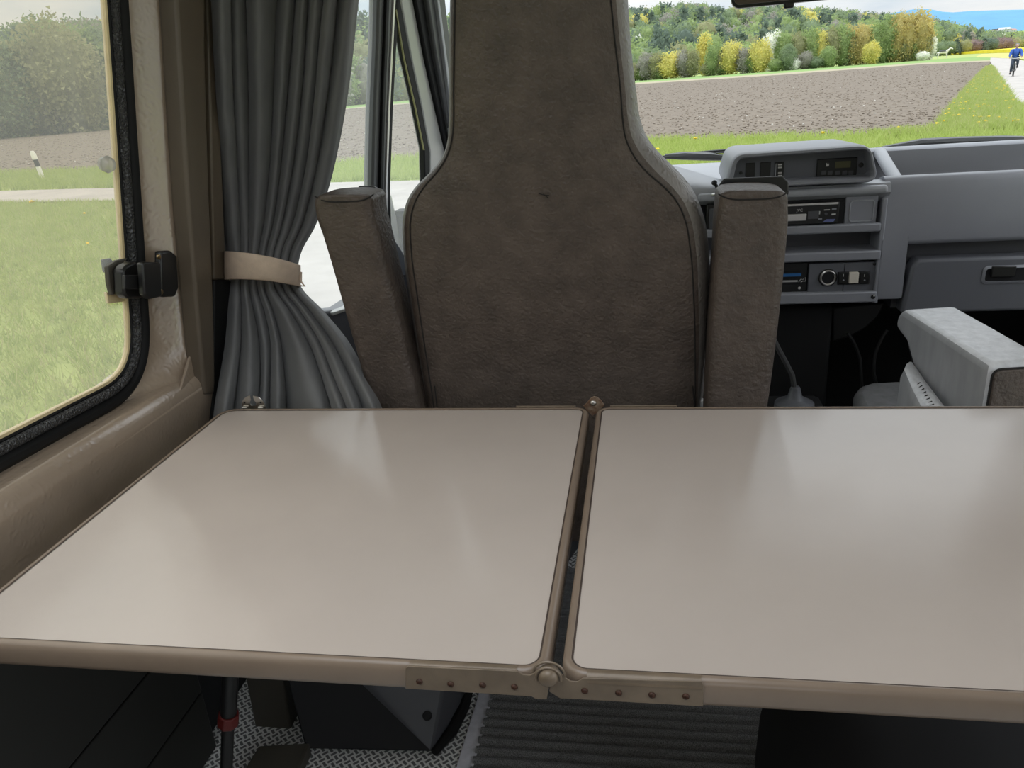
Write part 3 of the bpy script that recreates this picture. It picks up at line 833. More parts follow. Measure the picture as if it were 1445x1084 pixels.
g.prism([a0 + np.array([0, 0, .022]), a1 + np.array([0, 0, .022]), a1 - np.array([0, 0, .022]), a0 - np.array([0, 0, .022])], (0, .002, 0)); obj('wall_loop', g, M['tieback'], tb)
g = G()
for k in range(2):
    g.tube([py(424 + k, 384, 1.44), py(424 + k, 396 + k * 2, 1.43), py(430, 404, 1.43), py(424, 403, 1.425)], .0018, 6)
obj('knot', g, M['tieback'], tb)

# ================================================================== WINDOW LATCH
lat = thing('window_latch', 'black plastic latch with lever at the edge of the side window', 'latch', pw(215, 385, .85))
LN = np.array([1, 0, -LEAN]) / math.hypot(1, LEAN)
def lprism(pts, k, th, name, m, bevel=.002, par=lat):
    g = G(); g.prism([pw(u, v, k) for u, v in pts], LN * th); return obj(name, g, M[m], par, bevel=bevel)
lprism([(217, 354), (231, 353), (240, 360), (243, 405), (238, 418), (222, 419), (217, 410)], .864, .014, 'base', 'black_plastic', .004)
lprism([(192, 371), (196, 369), (218, 370), (220, 418), (203, 422), (195, 415)], .850, .012, 'lever', 'black_plastic', .003)
lprism([(172, 388), (200, 388), (200, 408), (172, 408)], .858, .006, 'tongue', 'black_plastic', .001)
lprism([(158, 381), (163, 374), (176, 368), (186, 379), (187, 420), (167, 421), (160, 415)], .885, .020, 'keeper', 'black_plastic', .004)
lprism([(146, 376), (160, 367), (175, 364), (160, 380), (160, 415), (152, 416), (148, 400)], .895, .008, 'keeper_pad', 'olive_metal', .002)
lprism([(141, 366), (152, 364), (157, 370), (147, 378), (144, 385)], .912, .006, 'outer_knob', 'black_plastic', .002)
lprism([(146, 412), (165, 416), (183, 420), (182, 424), (149, 428)], .903, .006, 'spacer', 'acrylic_edge', .001)
for u, v in ((224.5, 362.5), (227.5, 412)):
    g = G(); c = pw(u, v, .848); g.lathe(c, LN, [(.0048, -.002), (.0045, .0012), (.002, .0022), (.0001, .0018)], 14)
    o = obj('screw', g, M['brass'], lat)
# ================================================================== DASHBOARD
YF = 2.0
dash = thing('dashboard', 'grey plastic dashboard with centre stack and glove box below the windscreen', 'dashboard', (.4, 2.1, .3))
def zat(u, v, y): return py(u, v, y)[2]
def xat(u, v, y): return py(u, v, y)[0]
def dbox(name, u0, u1, v0, v1, y0, y1, m, parent=None, bevel=.003, label=None, x0=None, x1=None, seg=2, mi=None):
    a, b, c, d = rect(u0, u1, v0, v1, y0)
    if x0 is not None: a = x0
    if x1 is not None: b = x1
    g = G(); g.box(a, b, y0, y1, c, d)
    return obj(name, g, M[m], parent or dash, bevel=bevel, seg=seg, label=label)
# right half: fascia, sill lip, sunken tray
xL = xat(1246, 330, YF); xR = 1.24
um = 1350
zA = zat(um, 343, YF); zB = zat(um, 256, YF + .02)
prof = [(2.10, zA - .005), (2.03, zA - .004), (2.008, zA), (2.0, zA + .012), (2.018, zB - .02), (2.022, zB), (2.028, zat(um, 248, 2.028)), (2.045, zat(um, 243.5, 2.045)), (2.075, zat(um, 243, 2.075) - .004), (2.085, zat(um, 243, 2.085) - .02),
        (2.10, zat(um, 243, 2.1) - .05), (2.27, zat(um, 243, 2.27) - .02), (2.30, zat(um, 240, 2.30)), (2.33, zat(um, 208, 2.33)), (2.345, zat(um, 203.5, 2.345)), (2.38, zat(um, 202, 2.38)), (2.56, zat(um, 204, 2.56)), (2.58, zat(um, 240, 2.58))]
xC = xat(1277, 380, YF)
zL = zat(1262, 425, YF)
profc = [(2.10, zL + .002), (2.02, zL), (2.003, zL + .006), (2.0, zL + .016), (2.0, zA + .012)] + prof[4:]
g = G(); g.grid([[(x, y, z) for y, z in prof] for x in (xC, xR)]); n0 = len(g.f)
g.grid([[(x, y, z) for y, z in profc] for x in (xL, xC)])
g.add([(xC, 2.0, zL + .012), (xC, 2.14, zL + .002), (xC, 2.14, zA + .02), (xC, 2.0, zA + .02)], [(0, 1, 2, 3)])
for fi in range(len(g.f)):
    if 10 <= fi <= 12 or n0 + 11 <= fi <= n0 + 13: g.mi[fi] = 1  # tray faces darker, their shade put into the colour
obj('fascia', g, [M['dash'], M['dash_dark']], dash, smooth=50)
g = G(); g.add([(xL, y, z) for y, z in prof[:-1]] + [(xL, 2.56, zA)], [list(range(len(prof)))])
obj('fascia_end', g, M['dash'], dash)
# tray end bead
p = [py(1242, 216, 2.33), py(1250, 230, 2.24), py(1262, 250, 2.12), py(1270, 262, 2.04)]
g = G(); g.tube(p, .016, 10); obj('tray_rib', g, M['dash_light'], dash)
# column right of the centre stack
# glove box
gl0 = [py(u, v, YF - .005) for u, v in ((1284, 384), (1290, 372), (1310, 368))]
zt = zat(1350, 364.5, YF - .005); zbm = zat(1350, 441, YF - .005)
lid = G(); xg = xat(1283, 400, YF - .005)
lid.prism([(xg - .012, YF - .005, zbm), (xg + .002, YF - .005, zt - .02), (xg + .014, YF - .005, zt), (xR, YF - .005, zt), (xR, YF - .005, zbm)], (0, .05, 0))
lido = obj('glove_box_lid', lid, M['glove'], dash, bevel=.008, seg=3)
g = G(); g.box(xL + .05, xR, YF + .05, YF + .3, zbm, zA + .02); obj('glove_box_recess', g, M['dash_dark'], dash)
a, b, c, d = rect(1386, 1470, 374, 400, YF - .006)
g = G(); lo_ = rr(a, b, c, d, .012, 5); li_ = rr(a + .006, b - .006, c + .006, d - .006, .008, 5)
g.grid([[(x, YF - .0065, z) for x, z in lo_], [(x, YF - .010, z) for x, z in li_[:]], [(x, YF - .004, z) for x, z in rr(a + .007, b - .007, c + .007, d - .007, .008, 5)]], True)
obj('handle_surround', g, M['dash'], lido)
g = G(); g.prism([(x, YF - .0055, z) for x, z in rr(a + .006, b - .006, c + .006, d - .006, .008, 5)], (0, -.0008, 0)); obj('handle_recess', g, M['black_matte'], lido)
dbox('handle', 1400, 1434, 376, 391, YF - .014, YF - .005, 'black_plastic', lido, .002)
# dash top over the left and centre, with the binnacle swelling
xl = -.60
g = G(); rows = []
for x in np.linspace(xl, xL + .01, 30):
    row = []
    bn = math.exp(-((x - .02) / .17) ** 2)
    for y, vv in ((2.10, 300), (2.03, 295), (2.004, 284), (2.012, 271), (2.06, 266), (2.15, 268), (2.25, 266), (2.34, 250), (2.40, 238), (2.46, 232), (2.58, 231), (2.60, 260)):
        z = zat(980, vv, y)
        hump = .085 * bn * math.exp(-((y - 2.20) / .13) ** 2)
        row.append((x, y, z + (hump if 2.0 < y < 2.55 else 0)))
    rows.append(row)
g.grid(rows); obj('top_pad', g, M['dash_light'], dash, smooth=60)
g = G(); g.box(xl, xat(988, 330, YF), 2.03, 2.3, .50, zat(980, 290, YF)); obj('lower_pad', g, M['dash'], dash, bevel=.01)
g = G(); xc0, xc1 = xat(985, 330, YF), xL
g.box(xc0, xc1, 2.075, 2.35, zat(1115, 430, YF), zat(1115, 275, YF)); obj('stack_back', g, M['dash_dark'], dash)
# centre stack rails
dbox('top_bead', 985, 1246, 268, 280, YF - .004, YF + .08, 'dash_light', bevel=.008, seg=3, x1=xL + .002)
dbox('side_post', 1239, 1248, 280, 428, YF, YF + .08, 'dash', bevel=.003, x1=xL + .004)
dbox('shelf_rail', 985, 1243, 320, 332, YF - .004, YF + .09, 'dash', bevel=.004)
dbox('shelf_rail', 985, 1243, 358, 371, YF - .004, YF + .09, 'dash', bevel=.004)
br_ = dbox('bottom_rail', 985, 1237, 415, 430, YF - .006, YF + .09, 'dash', bevel=.004)
def dot(u, v, y, r, m, par, name='screw', n=12):
    g = G(); c = py(u, v, y); g.lathe(c, (0, -1, 0), [(r, -.001), (r, .0006), (r * .6, .0014), (.0001, .0010)], n); return obj(name, g, M[m], par)
dot(1232, 419, YF - .006, .0055, 'black_plastic', br_); dot(1233.5, 417.5, YF - .0075, .0018, 'silver', br_, 'screw_glint')
vent = dbox('left_vent', 997, 1030, 288, 329, YF + .01, YF + .06, 'black_plastic', bevel=.003)
dbox('vent_flap', 1001, 1030, 294, 324, YF + .004, YF + .012, 'dash_dark', vent, .003)
# radio
rad = thing('car_radio', 'black car radio with pale faceplate in the centre stack slot', 'radio', py(1150, 322, 2.02))
dbox('surround', 1060, 1191.5, 283, 321, YF + .012, YF + .07, 'black_matte', rad, .002)
fp = dbox('faceplate', 1062, 1184, 287, 317.5, YF + .002, YF + .02, 'black_plastic', rad, .002)
dbox('trim_strip', 1062, 1183, 288, 291, YF, YF + .006, 'silver', fp, .0005)
dbox('control_bar', 1062, 1138, 303.5, 313, YF - .003, YF + .006, 'silver', fp, .0015, label='pale control bar')
dbox('display', 1140, 1155.5, 298, 309, YF + .0008, YF + .006, 'dash_dark', fp, .0005)
dbox('button', 1163, 1171, 295.5, 297, YF + .001, YF + .005, 'silver', fp, .0003)
dbox('button', 1174, 1180.5, 294, 296, YF + .001, YF + .005, 'dash', fp, .0003)
dbox('button', 1173.5, 1179.5, 301.5, 303.5, YF + .001, YF + .005, 'white_paint', fp, .0003)
dbox('button', 1156, 1157.3, 298, 302.5, YF + .001, YF + .005, 'white_paint', fp, .0002)
dbox('button', 1155, 1160, 308, 310, YF + .001, YF + .005, 'dash', fp, .0002)
dot(1165.5, 302, YF + .0018, .0035, 'dash_dark', fp, 'aux_socket')
g = G(); g.prism([py(u, v, YF + .001) for u, v in ((1161, 313.5), (1166, 309.5), (1179, 309), (1176, 313))], (0, .002, 0)); obj('badge', g, M['blue_grey'], fp)
def text(body, u, v, size, y, m, par, name='lettering'):
    cu = bpy.data.curves.new(name, 'FONT'); cu.body = body; cu.size = size; cu.align_x = 'CENTER'; cu.align_y = 'CENTER'; cu.extrude = .0002
    o = bpy.data.objects.new(name, cu); COL.objects.link(o); cu.materials.append(M[m])
    me = bpy.data.meshes.new_from_object(o); me.name = name
    if not me.materials: me.materials.append(M[m])
    bpy.data.objects.remove(o)
    o = bpy.data.objects.new(name, me); COL.objects.link(o)
    o.parent = par; o.location = tuple(py(u, v, y) - BASE[par.name]); o.rotation_euler = (math.pi / 2, 0, 0)
    return o
text('JVC', 1128.5, 297, .0095, YF + .001, 'silver', fp)
# pocket cover
pc = dbox('pocket_cover', 1192.5, 1238, 277, 316, YF + .010, YF + .06, 'dash', bevel=.002)
a, b, c, d = rect(1199.5, 1232.5, 283, 312, YF + .009)
g = G(); loops = [rr(a - e, b + e, c - e, d + e, .007 + e, 5) for e in (.002, .001, -.001, -.002)]
g.grid([[(x, yy, z) for x, z in L_] for L_, yy in zip(loops, (YF + .0105, YF + .0065, YF + .0065, YF + .012))], True)
obj('raised_frame', g, M['dash_light'], pc)
g = G(); g.prism([(x, YF + .0085, z) for x, z in rr(a, b, c, d, .007, 5)], (0, .002, 0)); obj('inset', g, M['dash'], pc)
# lower bay
lb_ = dbox('switch_panel', 1141, 1239, 371, 414, YF + .008, YF + .06, 'glove', bevel=.002)
dbox('panel_joint', 1190.3, 1191.3, 372, 413, YF + .0072, YF + .01, 'black_matte', lb_, 0)
dot(1234, 372.5, YF + .007, .004, 'black_plastic', lb_)
g = G(); c = py(1168, 391.7, YF + .008)
g.lathe(c, (0, -1, 0), [(.0225, 0), (.0225, .002), (.0205, .003)], 28); so = obj('lighter_socket', g, M['black_plastic'], lb_)
g = G(); g.lathe(c, (0, -1, 0), [(.0145, .0), (.0150, .0045), (.0175, .0055), (.0195, .0045), (.0200, .002)], 28); obj('socket_ring', g, M['steel'], so)
g = G(); g.lathe(c, (0, -1, 0), [(.0001, .0032), (.0148, .0034)], 24); obj('socket_bore', g, M['black_matte'], so)
sw = dbox('switch_base', 1182.5, 1227.5, 383.5, 401.5, YF + .004, YF + .02, 'black_plastic', lb_, .0015)
for k, (u0, u1, m_) in enumerate(((1184, 1196.5, 'black_plastic'), (1198.5, 1212, 'cream'), (1213.5, 1226.5, 'black_plastic'))):
    s_ = dbox('rocker_switch', u0, u1, 385, 400, YF - .003 - (.003 if k == 1 else 0), YF + .01, m_, lb_, .0015, label='cream rocker switch' if k == 1 else None)
    if k != 1:
        um_ = (u0 + u1) / 2
        dbox('switch_mark', um_ - .4, um_ + .4, 387, 390.5, YF - .0036, YF - .0028, 'white_paint', s_, 0)
        dot(um_, 395.5, YF - .0028, .0020, 'dash_light', s_, 'switch_lens')
hp2 = dbox('heater_panel', 1050, 1139, 372, 414, YF + .014, YF + .06, 'black_plastic', bevel=.002)
for v0, v1, u1, m_ in ((383, 385, 1130, 'black_matte'), (387, 391, 1130.5, 'blue'), (392, 394, 1125, 'black_matte'), (396.5, 399, 1125.5, 'silver'), (400.5, 402.5, 1129, 'black_matte')):
    dbox('slider_stripe' if m_ in ('blue', 'silver') else 'slider_slot', 1052, u1, v0, v1, YF + .0125, YF + .016, m_, hp2, 0)
dot(1128, 406.5, YF + .0135, .0035, 'silver', hp2, 'indicator')
g = G(); P = [py(u, v, YF + .012) for u, v in ((1127, 398), (1130, 394), (1133, 394.5), (1136.5, 391.5), (1136.5, 397), (1133, 396.5), (1130, 398))]
g.tube(P, .0009, 5); obj('fan_symbol', g, M['silver'], hp2)
# instrument pod
pod = thing('instrument_pod', 'grey hooded pod with clock display on top of the dashboard', 'instrument pod', py(1130, 266, 2.05))
YP = YF - .015
def ppx(pts, y): return [(py(u, v, y)[0], py(u, v, y)[2]) for u, v in pts]
oc = ppx([(1021, 268), (1242, 258), (1229.5, 203.5), (1035, 216.5)], YP)
ic = ppx([(1034, 259), (1233.5, 250), (1225, 211.5), (1042, 225)], YP)
oL = round_poly(oc, [.02, .035, .028, .028], 8); iL = round_poly(ic, [.012, .016, .014, .014], 8)
pcx = np.mean(np.array(oL), axis=0)
def l3(L_, y): return [(p[0], y, p[1]) for p in L_]
back_ = [np.array([pcx[0], pcx[1]]) + (np.array(p) - pcx) * np.array([.96, .88]) for p in oL]
g = G(); g.grid([l3(back_, YP + .26), l3(lerp_loop(oL, back_, .3), YP + .10), l3(oL, YP + .02), l3(lerp_loop(oL, iL, .08), YP + .006), l3(lerp_loop(oL, iL, .3), YP), l3(lerp_loop(oL, iL, .7), YP), l3(lerp_loop(oL, iL, .94), YP + .005), l3(iL, YP + .015), l3(lerp_loop(iL, oL, -.1), YP + .06)], True)
obj('hood', g, M['dash'], pod, smooth=50)
pn = [np.array(p) for p in lerp_loop(iL, oL, -.08)]
g = G(); g.prism([(p[0], YP + .052, p[1]) for p in pn], (0, .004, 0)); pnl = obj('inner_panel', g, M['glove'], pod)
YQ = YP + .050
dbox('blank', 1052, 1065.5, 230, 252, YQ, YQ + .004, 'black_plastic', pnl, .001)
dbox('blank', 1073, 1087.5, 229, 251, YQ, YQ + .004, 'black_plastic', pnl, .001)
bc = dbox('button_column', 1093.5, 1106, 229, 251.5, YQ - .003, YQ + .004, 'black_plastic', pnl, .001)
dbox('edge_light', 1094.2, 1095.2, 231, 250, YQ - .004, YQ, 'dash_light', bc, 0)
for v in (232.5, 236.5, 244, 248): dbox('button', 1098, 1103.5, v - 1, v + 1, YQ - .0045, YQ, 'silver', bc, .0003)
ck = dbox('clock_unit', 1153, 1209.5, 223.5, 250, YQ - .004, YQ + .004, 'black_plastic', pnl, .0015)
dbox('lcd_display', 1178.5, 1200.5, 227.5, 237, YQ - .0048, YQ, 'lcd', ck, .0005)
dbox('lamp_icon', 1166, 1170, 230, 235, YQ - .0045, YQ, 'silver', ck, .0005)
dbox('icon_tail', 1167, 1171, 229.5, 231, YQ - .0047, YQ, 'black_plastic', ck, 0)
for u in (1162.5, 1171.5, 1182, 1192, 1201): 
    b_ = dbox('clock_button', u - 3.4, u + 3.4, 241, 247, YQ - .0055, YQ, 'dash_dark', ck, .001)
    dbox('button_mark', u - 1.2, u + 1.2, 243.2, 244.6, YQ - .006, YQ - .005, 'dash', b_, 0) if False else None
dot(1215, 233, YQ, .006, 'black_plastic', pnl); dot(1045.5, 244, YQ, .004, 'black_plastic', pnl)
# little ball mount beside the armrest
bm_ = thing('ball_mount', 'small black ball mount with metal clip on the dashboard', 'phone mount', py(1010, 274, 1.99))
g = G(); g.ball(py(1008, 258, 2.02), .007, 8); g.tube([py(1008, 258, 2.02), py(1013, 266, 2.02)], .004); g.tube([py(1013, 262, 2.02), py(1013, 276, 2.02)], .005); obj('ball_stem', g, M['black_plastic'], bm_)
g = G(); g.lathe(py(1010, 275, 2.0), (0, 0, 1), [(.012, 0), (.012, .003), (.006, .005), (.0001, .005)], 14); obj('metal_clip', g, M['steel'], bm_)
# dark parts below the dash
g = G(); a, b, c, d = rect(1040, 1172, 434, 545, 2.06); g.box(a, b, 2.06, 2.3, c - .1, d); ub = obj('lower_console', g, M['black_matte'], dash, bevel=.01)
g = G(); g.prism([py(u, v, 2.10) for u, v in ((1174, 434), (1250, 426), (1240, 448), (1222, 464), (1200, 476), (1174, 484))], (0, .15, 0)); obj('lower_shroud', g, M['black_plastic'], dash, bevel=.006)

# ================================================================== MIRROR, WIPERS, LEVER, CABLE
YM = 2.06
mir = thing('rearview_mirror', 'black interior rear-view mirror hanging at the top of the windscreen', 'mirror', py(1110, 0, YM))
def mloop(e, y): 
    a, b = py(1032 + e, -2, YM), py(1188 - e, -10, YM); zb_ = py(1110, 5.5, YM)[2]
    ee = e / 1100 * 2
    return [(x, y, z) for x, z in rr(a[0], b[0], zb_ + ee, zb_ + .075 - ee, .02 - min(ee, .01), 6)]
def tilt(L_):
    c = py(1110, 5, YM); sl = .045
    return [(x, y, z - (x - c[0]) * -.012) for x, y, z in L_]
g = G(); g.grid([tilt(mloop(12, YM + .035)), tilt(mloop(2, YM + .02)), tilt(mloop(0, YM + .006)), tilt(mloop(.6, YM)), tilt(mloop(4.2, YM - .001)), tilt(mloop(4.6, YM + .003))], True, 0, False)
hs = obj('housing', g, M['black_plastic'], mir, smooth=50)
g = G(); L_ = tilt(mloop(4.6, YM + .0025)); g.add(L_, [list(range(len(L_)))]); obj('mirror_glass', g, M['mirror'], mir)
g = G(); c = py(1113, 9, YM + .006); g.box(c[0] - .011, c[0] + .011, YM, YM + .012, c[2] - .004, c[2] + .012); obj('dip_tab', g, M['black_plastic'], mir, bevel=.003)
g = G(); c = py(1110, 0, YM + .03); g.tube([c + np.array([0, 0, .03]), c + np.array([0, .05, .12]), c + np.array([0, .20, .22])], .008); obj('stem', g, M['black_plastic'], mir)
def wiper(name, label, blade, arm, Y=2.70):
    w = thing(name, label, 'wiper', py(*blade[0], Y), group=None)
    g = G(); g.tube([py(u, v, Y) for u, v in blade], .004, 6); g.tube([py(u, v + 2.2, Y - .004) for u, v in blade], .0022, 5); bl_ = obj('blade', g, M['black_plastic'], w)
    g = G()
    P = [py(u, v, Y - .012) for u, v in arm]
    rows = [[p + np.array([0, 0, s]) for s in (-.005, .005)] for p in P]
    g.tube(P, [.008] + [.013] * (len(P) - 2) + [.006], 8); obj('arm', g, M['pillar_grey'], w)
    for t in (.2, .4, .6, .8):
        k = t * (len(blade) - 1); i = int(k); q = np.array(blade[i]) * (1 - (k - i)) + np.array(blade[min(i + 1, len(blade) - 1)]) * (k - i)
        g = G(); g.tube([py(q[0] - 8, q[1] + 3.4, Y - .010), py(q[0] + 8, q[1] + 2.6, Y - .010)], .0025, 5); obj('bridge', g, M['black_plastic'], w)
wiper('windscreen_wiper', 'left windscreen wiper lying low behind the driver seat shoulder', [(920, 224), (950, 219), (1000, 214), (1045, 210.5)], [(938, 221), (965, 220), (1000, 221), (1040, 224)])
wiper('windscreen_wiper', 'right windscreen wiper above the sunken dash tray', [(1236, 210), (1270, 204), (1310, 198.5), (1360, 196), (1420, 194.5), (1480, 194.5)], [(1245, 210), (1300, 201.5), (1350, 199), (1415, 197.5), (1440, 198), (1480, 200)])
gear = thing('gear_lever', 'thin black lever rising from a boot on the cab floor beside the right armrest', 'lever', py(1122, 575, 1.9))
g = G(); g.tube([py(u, v, 1.9) for u, v in ((1085, 465), (1097, 490), (1110, 514), (1118, 530), (1121, 550))], .0065, 8); obj('rod', g, M['pillar_grey'], gear)
c = py(1122, 553, 1.9)
g = G(); g.lathe(c, (0, 0, 1), [(.050, -.06), (.048, -.03), (.026, -.018), (.018, -.012), (.012, .010), (.010, .014)], 20); obj('boot', g, M['glove'], gear)
g = G(); z0 = c[2] - .06
g.box(c[0] - .10, c[0] + .09, 1.78, 2.04, 0.0, z0); obj('lever_console', g, M['black_matte'], bevel=.02, label='low black gear lever console on the cab floor under the lever boot', cat='console')
g = G(); Pc = [(1196, 470), (1205, 484), (1213, 505), (1215, 530), (1217, 550), (1226, 561), (1234, 560), (1237, 546), (1233, 525), (1235, 500), (1244, 478), (1252, 466)]
xs = list(range(len(Pc))); pts = [py(smooth_interp(t, xs, [p[0] for p in Pc]), smooth_interp(t, xs, [p[1] for p in Pc]), 2.02) for t in np.linspace(0, len(Pc) - 1, 50)]
g.tube(pts, .0042, 8); obj('charging_cable', g, M['black_plastic'], label='thin black cable hanging in a loop under the dashboard', cat='cable')

# ================================================================== PASSENGER SEAT
ps = thing('passenger_seat', 'pale grey passenger seat at the right edge with wide lowered armrest', 'seat', (.85, 1.6, 0))
ZA = .745
q1, q2 = pz(1394, 514, ZA), pz(1266, 436, ZA)
fwd = _n((q2 - q1) * np.array([1, 1, 0])); sid = np.array([fwd[1], -fwd[0], 0]); LA = np.linalg.norm((q2 - q1)[:2])
def ap(s, z, w=0): return q1 + fwd * s + sid * w + np.array([0, 0, z - ZA])
def sl(s): return ZA + .004 * 0 - .0 * s
prof = [(0, ZA - .24), (0, ZA), (LA * .5, ZA + .004), (LA - .02, ZA + .006), (LA, ZA - .012), (LA + .004, ZA - .040), (LA - .05, ZA - .055), (LA - .095, ZA - .10), (LA - .125, ZA - .26)]
g = G(); WA = .105
nP = len(prof); Lf = [ap(s, z) for s, z in prof]; Rt = [ap(s, z, WA) for s, z in prof]
g.add(Lf + Rt, [list(range(nP))[::-1], list(range(nP, 2 * nP))] + [[i, (i + 1) % nP, nP + (i + 1) % nP, nP + i] for i in range(nP)])
g.mi[0] = 1; g.mi[1] = 1
arm = obj('armrest', g, [M['armlight'], M['armside']], ps, bevel=.016, seg=4)
g = G(); a0 = [ap(-.0015, z, w) for w, z in rr(.009, WA - .009, ZA - .24, ZA - .010, .012, 5)]
g.prism(a0, -fwd * .006); obj('end_panel', g, M['seat'], arm, bevel=.002, label='brown-grey end panel')
g = G(); g.tube([ap(-.003, z, w) for w, z in rr(.008, WA - .008, ZA - .24, ZA - .009, .013, 5)], .002, 6, True); obj('end_piping', g, M['seam'], arm)
g = G(); g.prism([ap(s, z, .02) for s, z in ((LA + .002, ZA - .044), (LA - .045, ZA - .058), (LA - .088, ZA - .105), (LA - .118, ZA - .26), (LA - .090, ZA - .26), (LA - .055, ZA - .12), (LA - .02, ZA - .075))], sid * .06); obj('armrest_underplate', g, M['black_plastic'], arm, bevel=.004)
# stitched bolster beside the armrest
Rp = [px(u, v, .512) for u, v in ((1287, 511), (1305, 537), (1330, 570), (1347, 594))]
Lp_ = [px(u, v, .478) for u, v in ((1274, 524), (1286, 552), (1300, 580), (1312, 606))]
g = G(); rows = []
for r_, l_ in zip(Rp, Lp_):
    m1, m2 = r_ * .7 + l_ * .3 + np.array([0, 0, .006]), r_ * .35 + l_ * .65 + np.array([0, 0, .008])
    rows.append([r_ + np.array([.012, .0, -.25]), r_ + np.array([.006, 0, -.012]), r_, m1, m2, l_ + np.array([.002, 0, .003]), l_ + np.array([-.003, 0, -.012]), l_ + np.array([-.006, 0, -.25])])
g.grid(rows, False); g.add(rows[0], [list(range(8))]); g.add(rows[-1], [list(range(8))[::-1]])
for fi in range(len(g.f)):
    if fi < 21 and fi % 7 in (5, 6): g.mi[fi] = 1
bo = obj('bolster', g, [M['armlight'], M['armside']], ps, smooth=50)
for k in range(14):
    kk = (.35 + .62 * k / 13) * 3; i = min(2, int(kk)); r_ = Rp[i] * (1 - (kk - i)) + Rp[i + 1] * (kk - i); l_ = Lp_[i] * (1 - (kk - i)) + Lp_[i + 1] * (kk - i)
    q = r_ * .45 + l_ * .55 + np.array([0, 0, .0072]); w = (r_ - l_) * .10
    g = G(); g.tube([q - w, q + w], .0011, 5); obj('stitch', g, M['seam'], bo)
zc_ = .44
g = G(); cq = [pz(u, v, zc_) for u, v in ((1207, 562), (1205, 552), (1212, 543), (1228, 538), (1262, 536), (1300, 536))]
cq2 = [np.array([1.02, cq[-1][1], zc_]), np.array([1.02, 1.45, zc_]), np.array([cq[0][0] - .02, 1.45, zc_])]
g.prism(cq + cq2, (0, 0, -.13)); obj('seat_cushion', g, M['cushion_grey'], ps, bevel=.02, seg=3)
g = G()
rows = []
for z, y, w in ((.45, 1.34, .40), (.60, 1.35, .42), (.80, 1.32, .42), (1.05, 1.27, .38), (1.25, 1.23, .28), (1.38, 1.20, .22)):
    rows.append([(x, yy, z) for x, yy in rr(.86 - w / 2 + .02, .86 + w / 2 + .02, y, y + .11, .04, 5)])
g.grid(rows, True, 0, True); obj('backrest', g, M['seat_side'], ps, smooth=60)
g = G(); g.box(.62, 1.06, 1.45, 1.9, .013, .30); obj('pedestal', g, M['black_matte'], ps, bevel=.02)
# ================================================================== FLOOR COVERINGS, DARK SEAT BASE ON THE RIGHT
rug = thing('ribbed_mat', 'charcoal ribbed mat on the van floor under the table', 'mat', (0, .9, 0))
e0, e1 = pz(692, 985, .006), pz(664, 1084, .006)
sl_ = (e1[0] - e0[0]) / (e1[1] - e0[1])
def rx(y): return e0[0] + sl_ * (y - e0[1])
pit = .0245; rows = []
y0, y1 = .45, 1.75
ny = int((y1 - y0) / (pit / 10))
for i in range(ny + 1):
    y = y0 + i * pit / 10
    ph = ((y / pit) % 1.0)
    h = .0008 + .0105 * (max(0, math.sin(math.pi * min(1, ph / .72))) ** .5 if ph < .72 else 0)
    rows.append([(rx(y) + (1.2 - rx(y)) * s, y, h) for s in np.linspace(0, 1, 24)])
g = G(); g.grid(rows); obj('ribbed_pile', g, M['mat_pile'], rug, smooth=180)
# pile fibres standing on the ribs
n = 45000
yy = RNG.uniform(.70, 1.62, n); ph = (yy / pit) % 1.0; keep = ph < .74; yy = yy[keep]; ph = ph[keep]; n = len(yy)
xx = e0[0] + sl_ * (yy - e0[1]) + RNG.uniform(0, .68, n)
hh = .0012 + .0095 * np.sqrt(np.maximum(0, np.sin(np.pi * np.minimum(1, ph / .72))))
b0 = np.stack([xx, yy, hh], 1); tip = b0 + np.stack([RNG.normal(0, .0016, n), RNG.normal(0, .0016, n), RNG.uniform(.002, .004, n)], 1)
sd = np.stack([RNG.normal(0, 1, n), RNG.normal(0, 1, n), np.zeros(n)], 1); sd /= np.linalg.norm(sd, axis=1)[:, None]; sd *= .0008
V = np.empty((n * 3, 3)); V[0::3] = b0 - sd; V[1::3] = b0 + sd; V[2::3] = tip
me = bpy.data.meshes.new('pile_fibre'); me.from_pydata((V - BASE[rug.name]).tolist(), [], np.arange(n * 3).reshape(-1, 3).tolist()); me.materials.append(M['mat_pile'])
o = bpy.data.objects.new('pile_fibre', me); COL.objects.link(o); o.parent = rug; o['kind'] = 'stuff'
g = G(); tw = pz(692, 985, .006)[0] - pz(674, 983, .006)[0]
g.add([(rx(.45) - tw, .45, .004), (rx(.45) + .004, .45, .004), (rx(1.75) + .004, 1.75, .004), (rx(1.75) - tw, 1.75, .004)], [(0, 1, 2, 3)])
obj('edge_tape', g, M['tape'], rug, label='grey cloth tape along the left edge')
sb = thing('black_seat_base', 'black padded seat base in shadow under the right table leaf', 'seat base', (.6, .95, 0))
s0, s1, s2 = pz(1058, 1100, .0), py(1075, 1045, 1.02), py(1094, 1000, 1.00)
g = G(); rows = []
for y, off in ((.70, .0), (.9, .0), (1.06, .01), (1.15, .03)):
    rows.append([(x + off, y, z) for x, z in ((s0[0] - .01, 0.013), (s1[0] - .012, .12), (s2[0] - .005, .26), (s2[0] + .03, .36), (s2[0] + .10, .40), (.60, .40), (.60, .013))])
g.grid(rows, True, 0, True); obj('padded_side', g, M['black_matte'], sb, smooth=60)
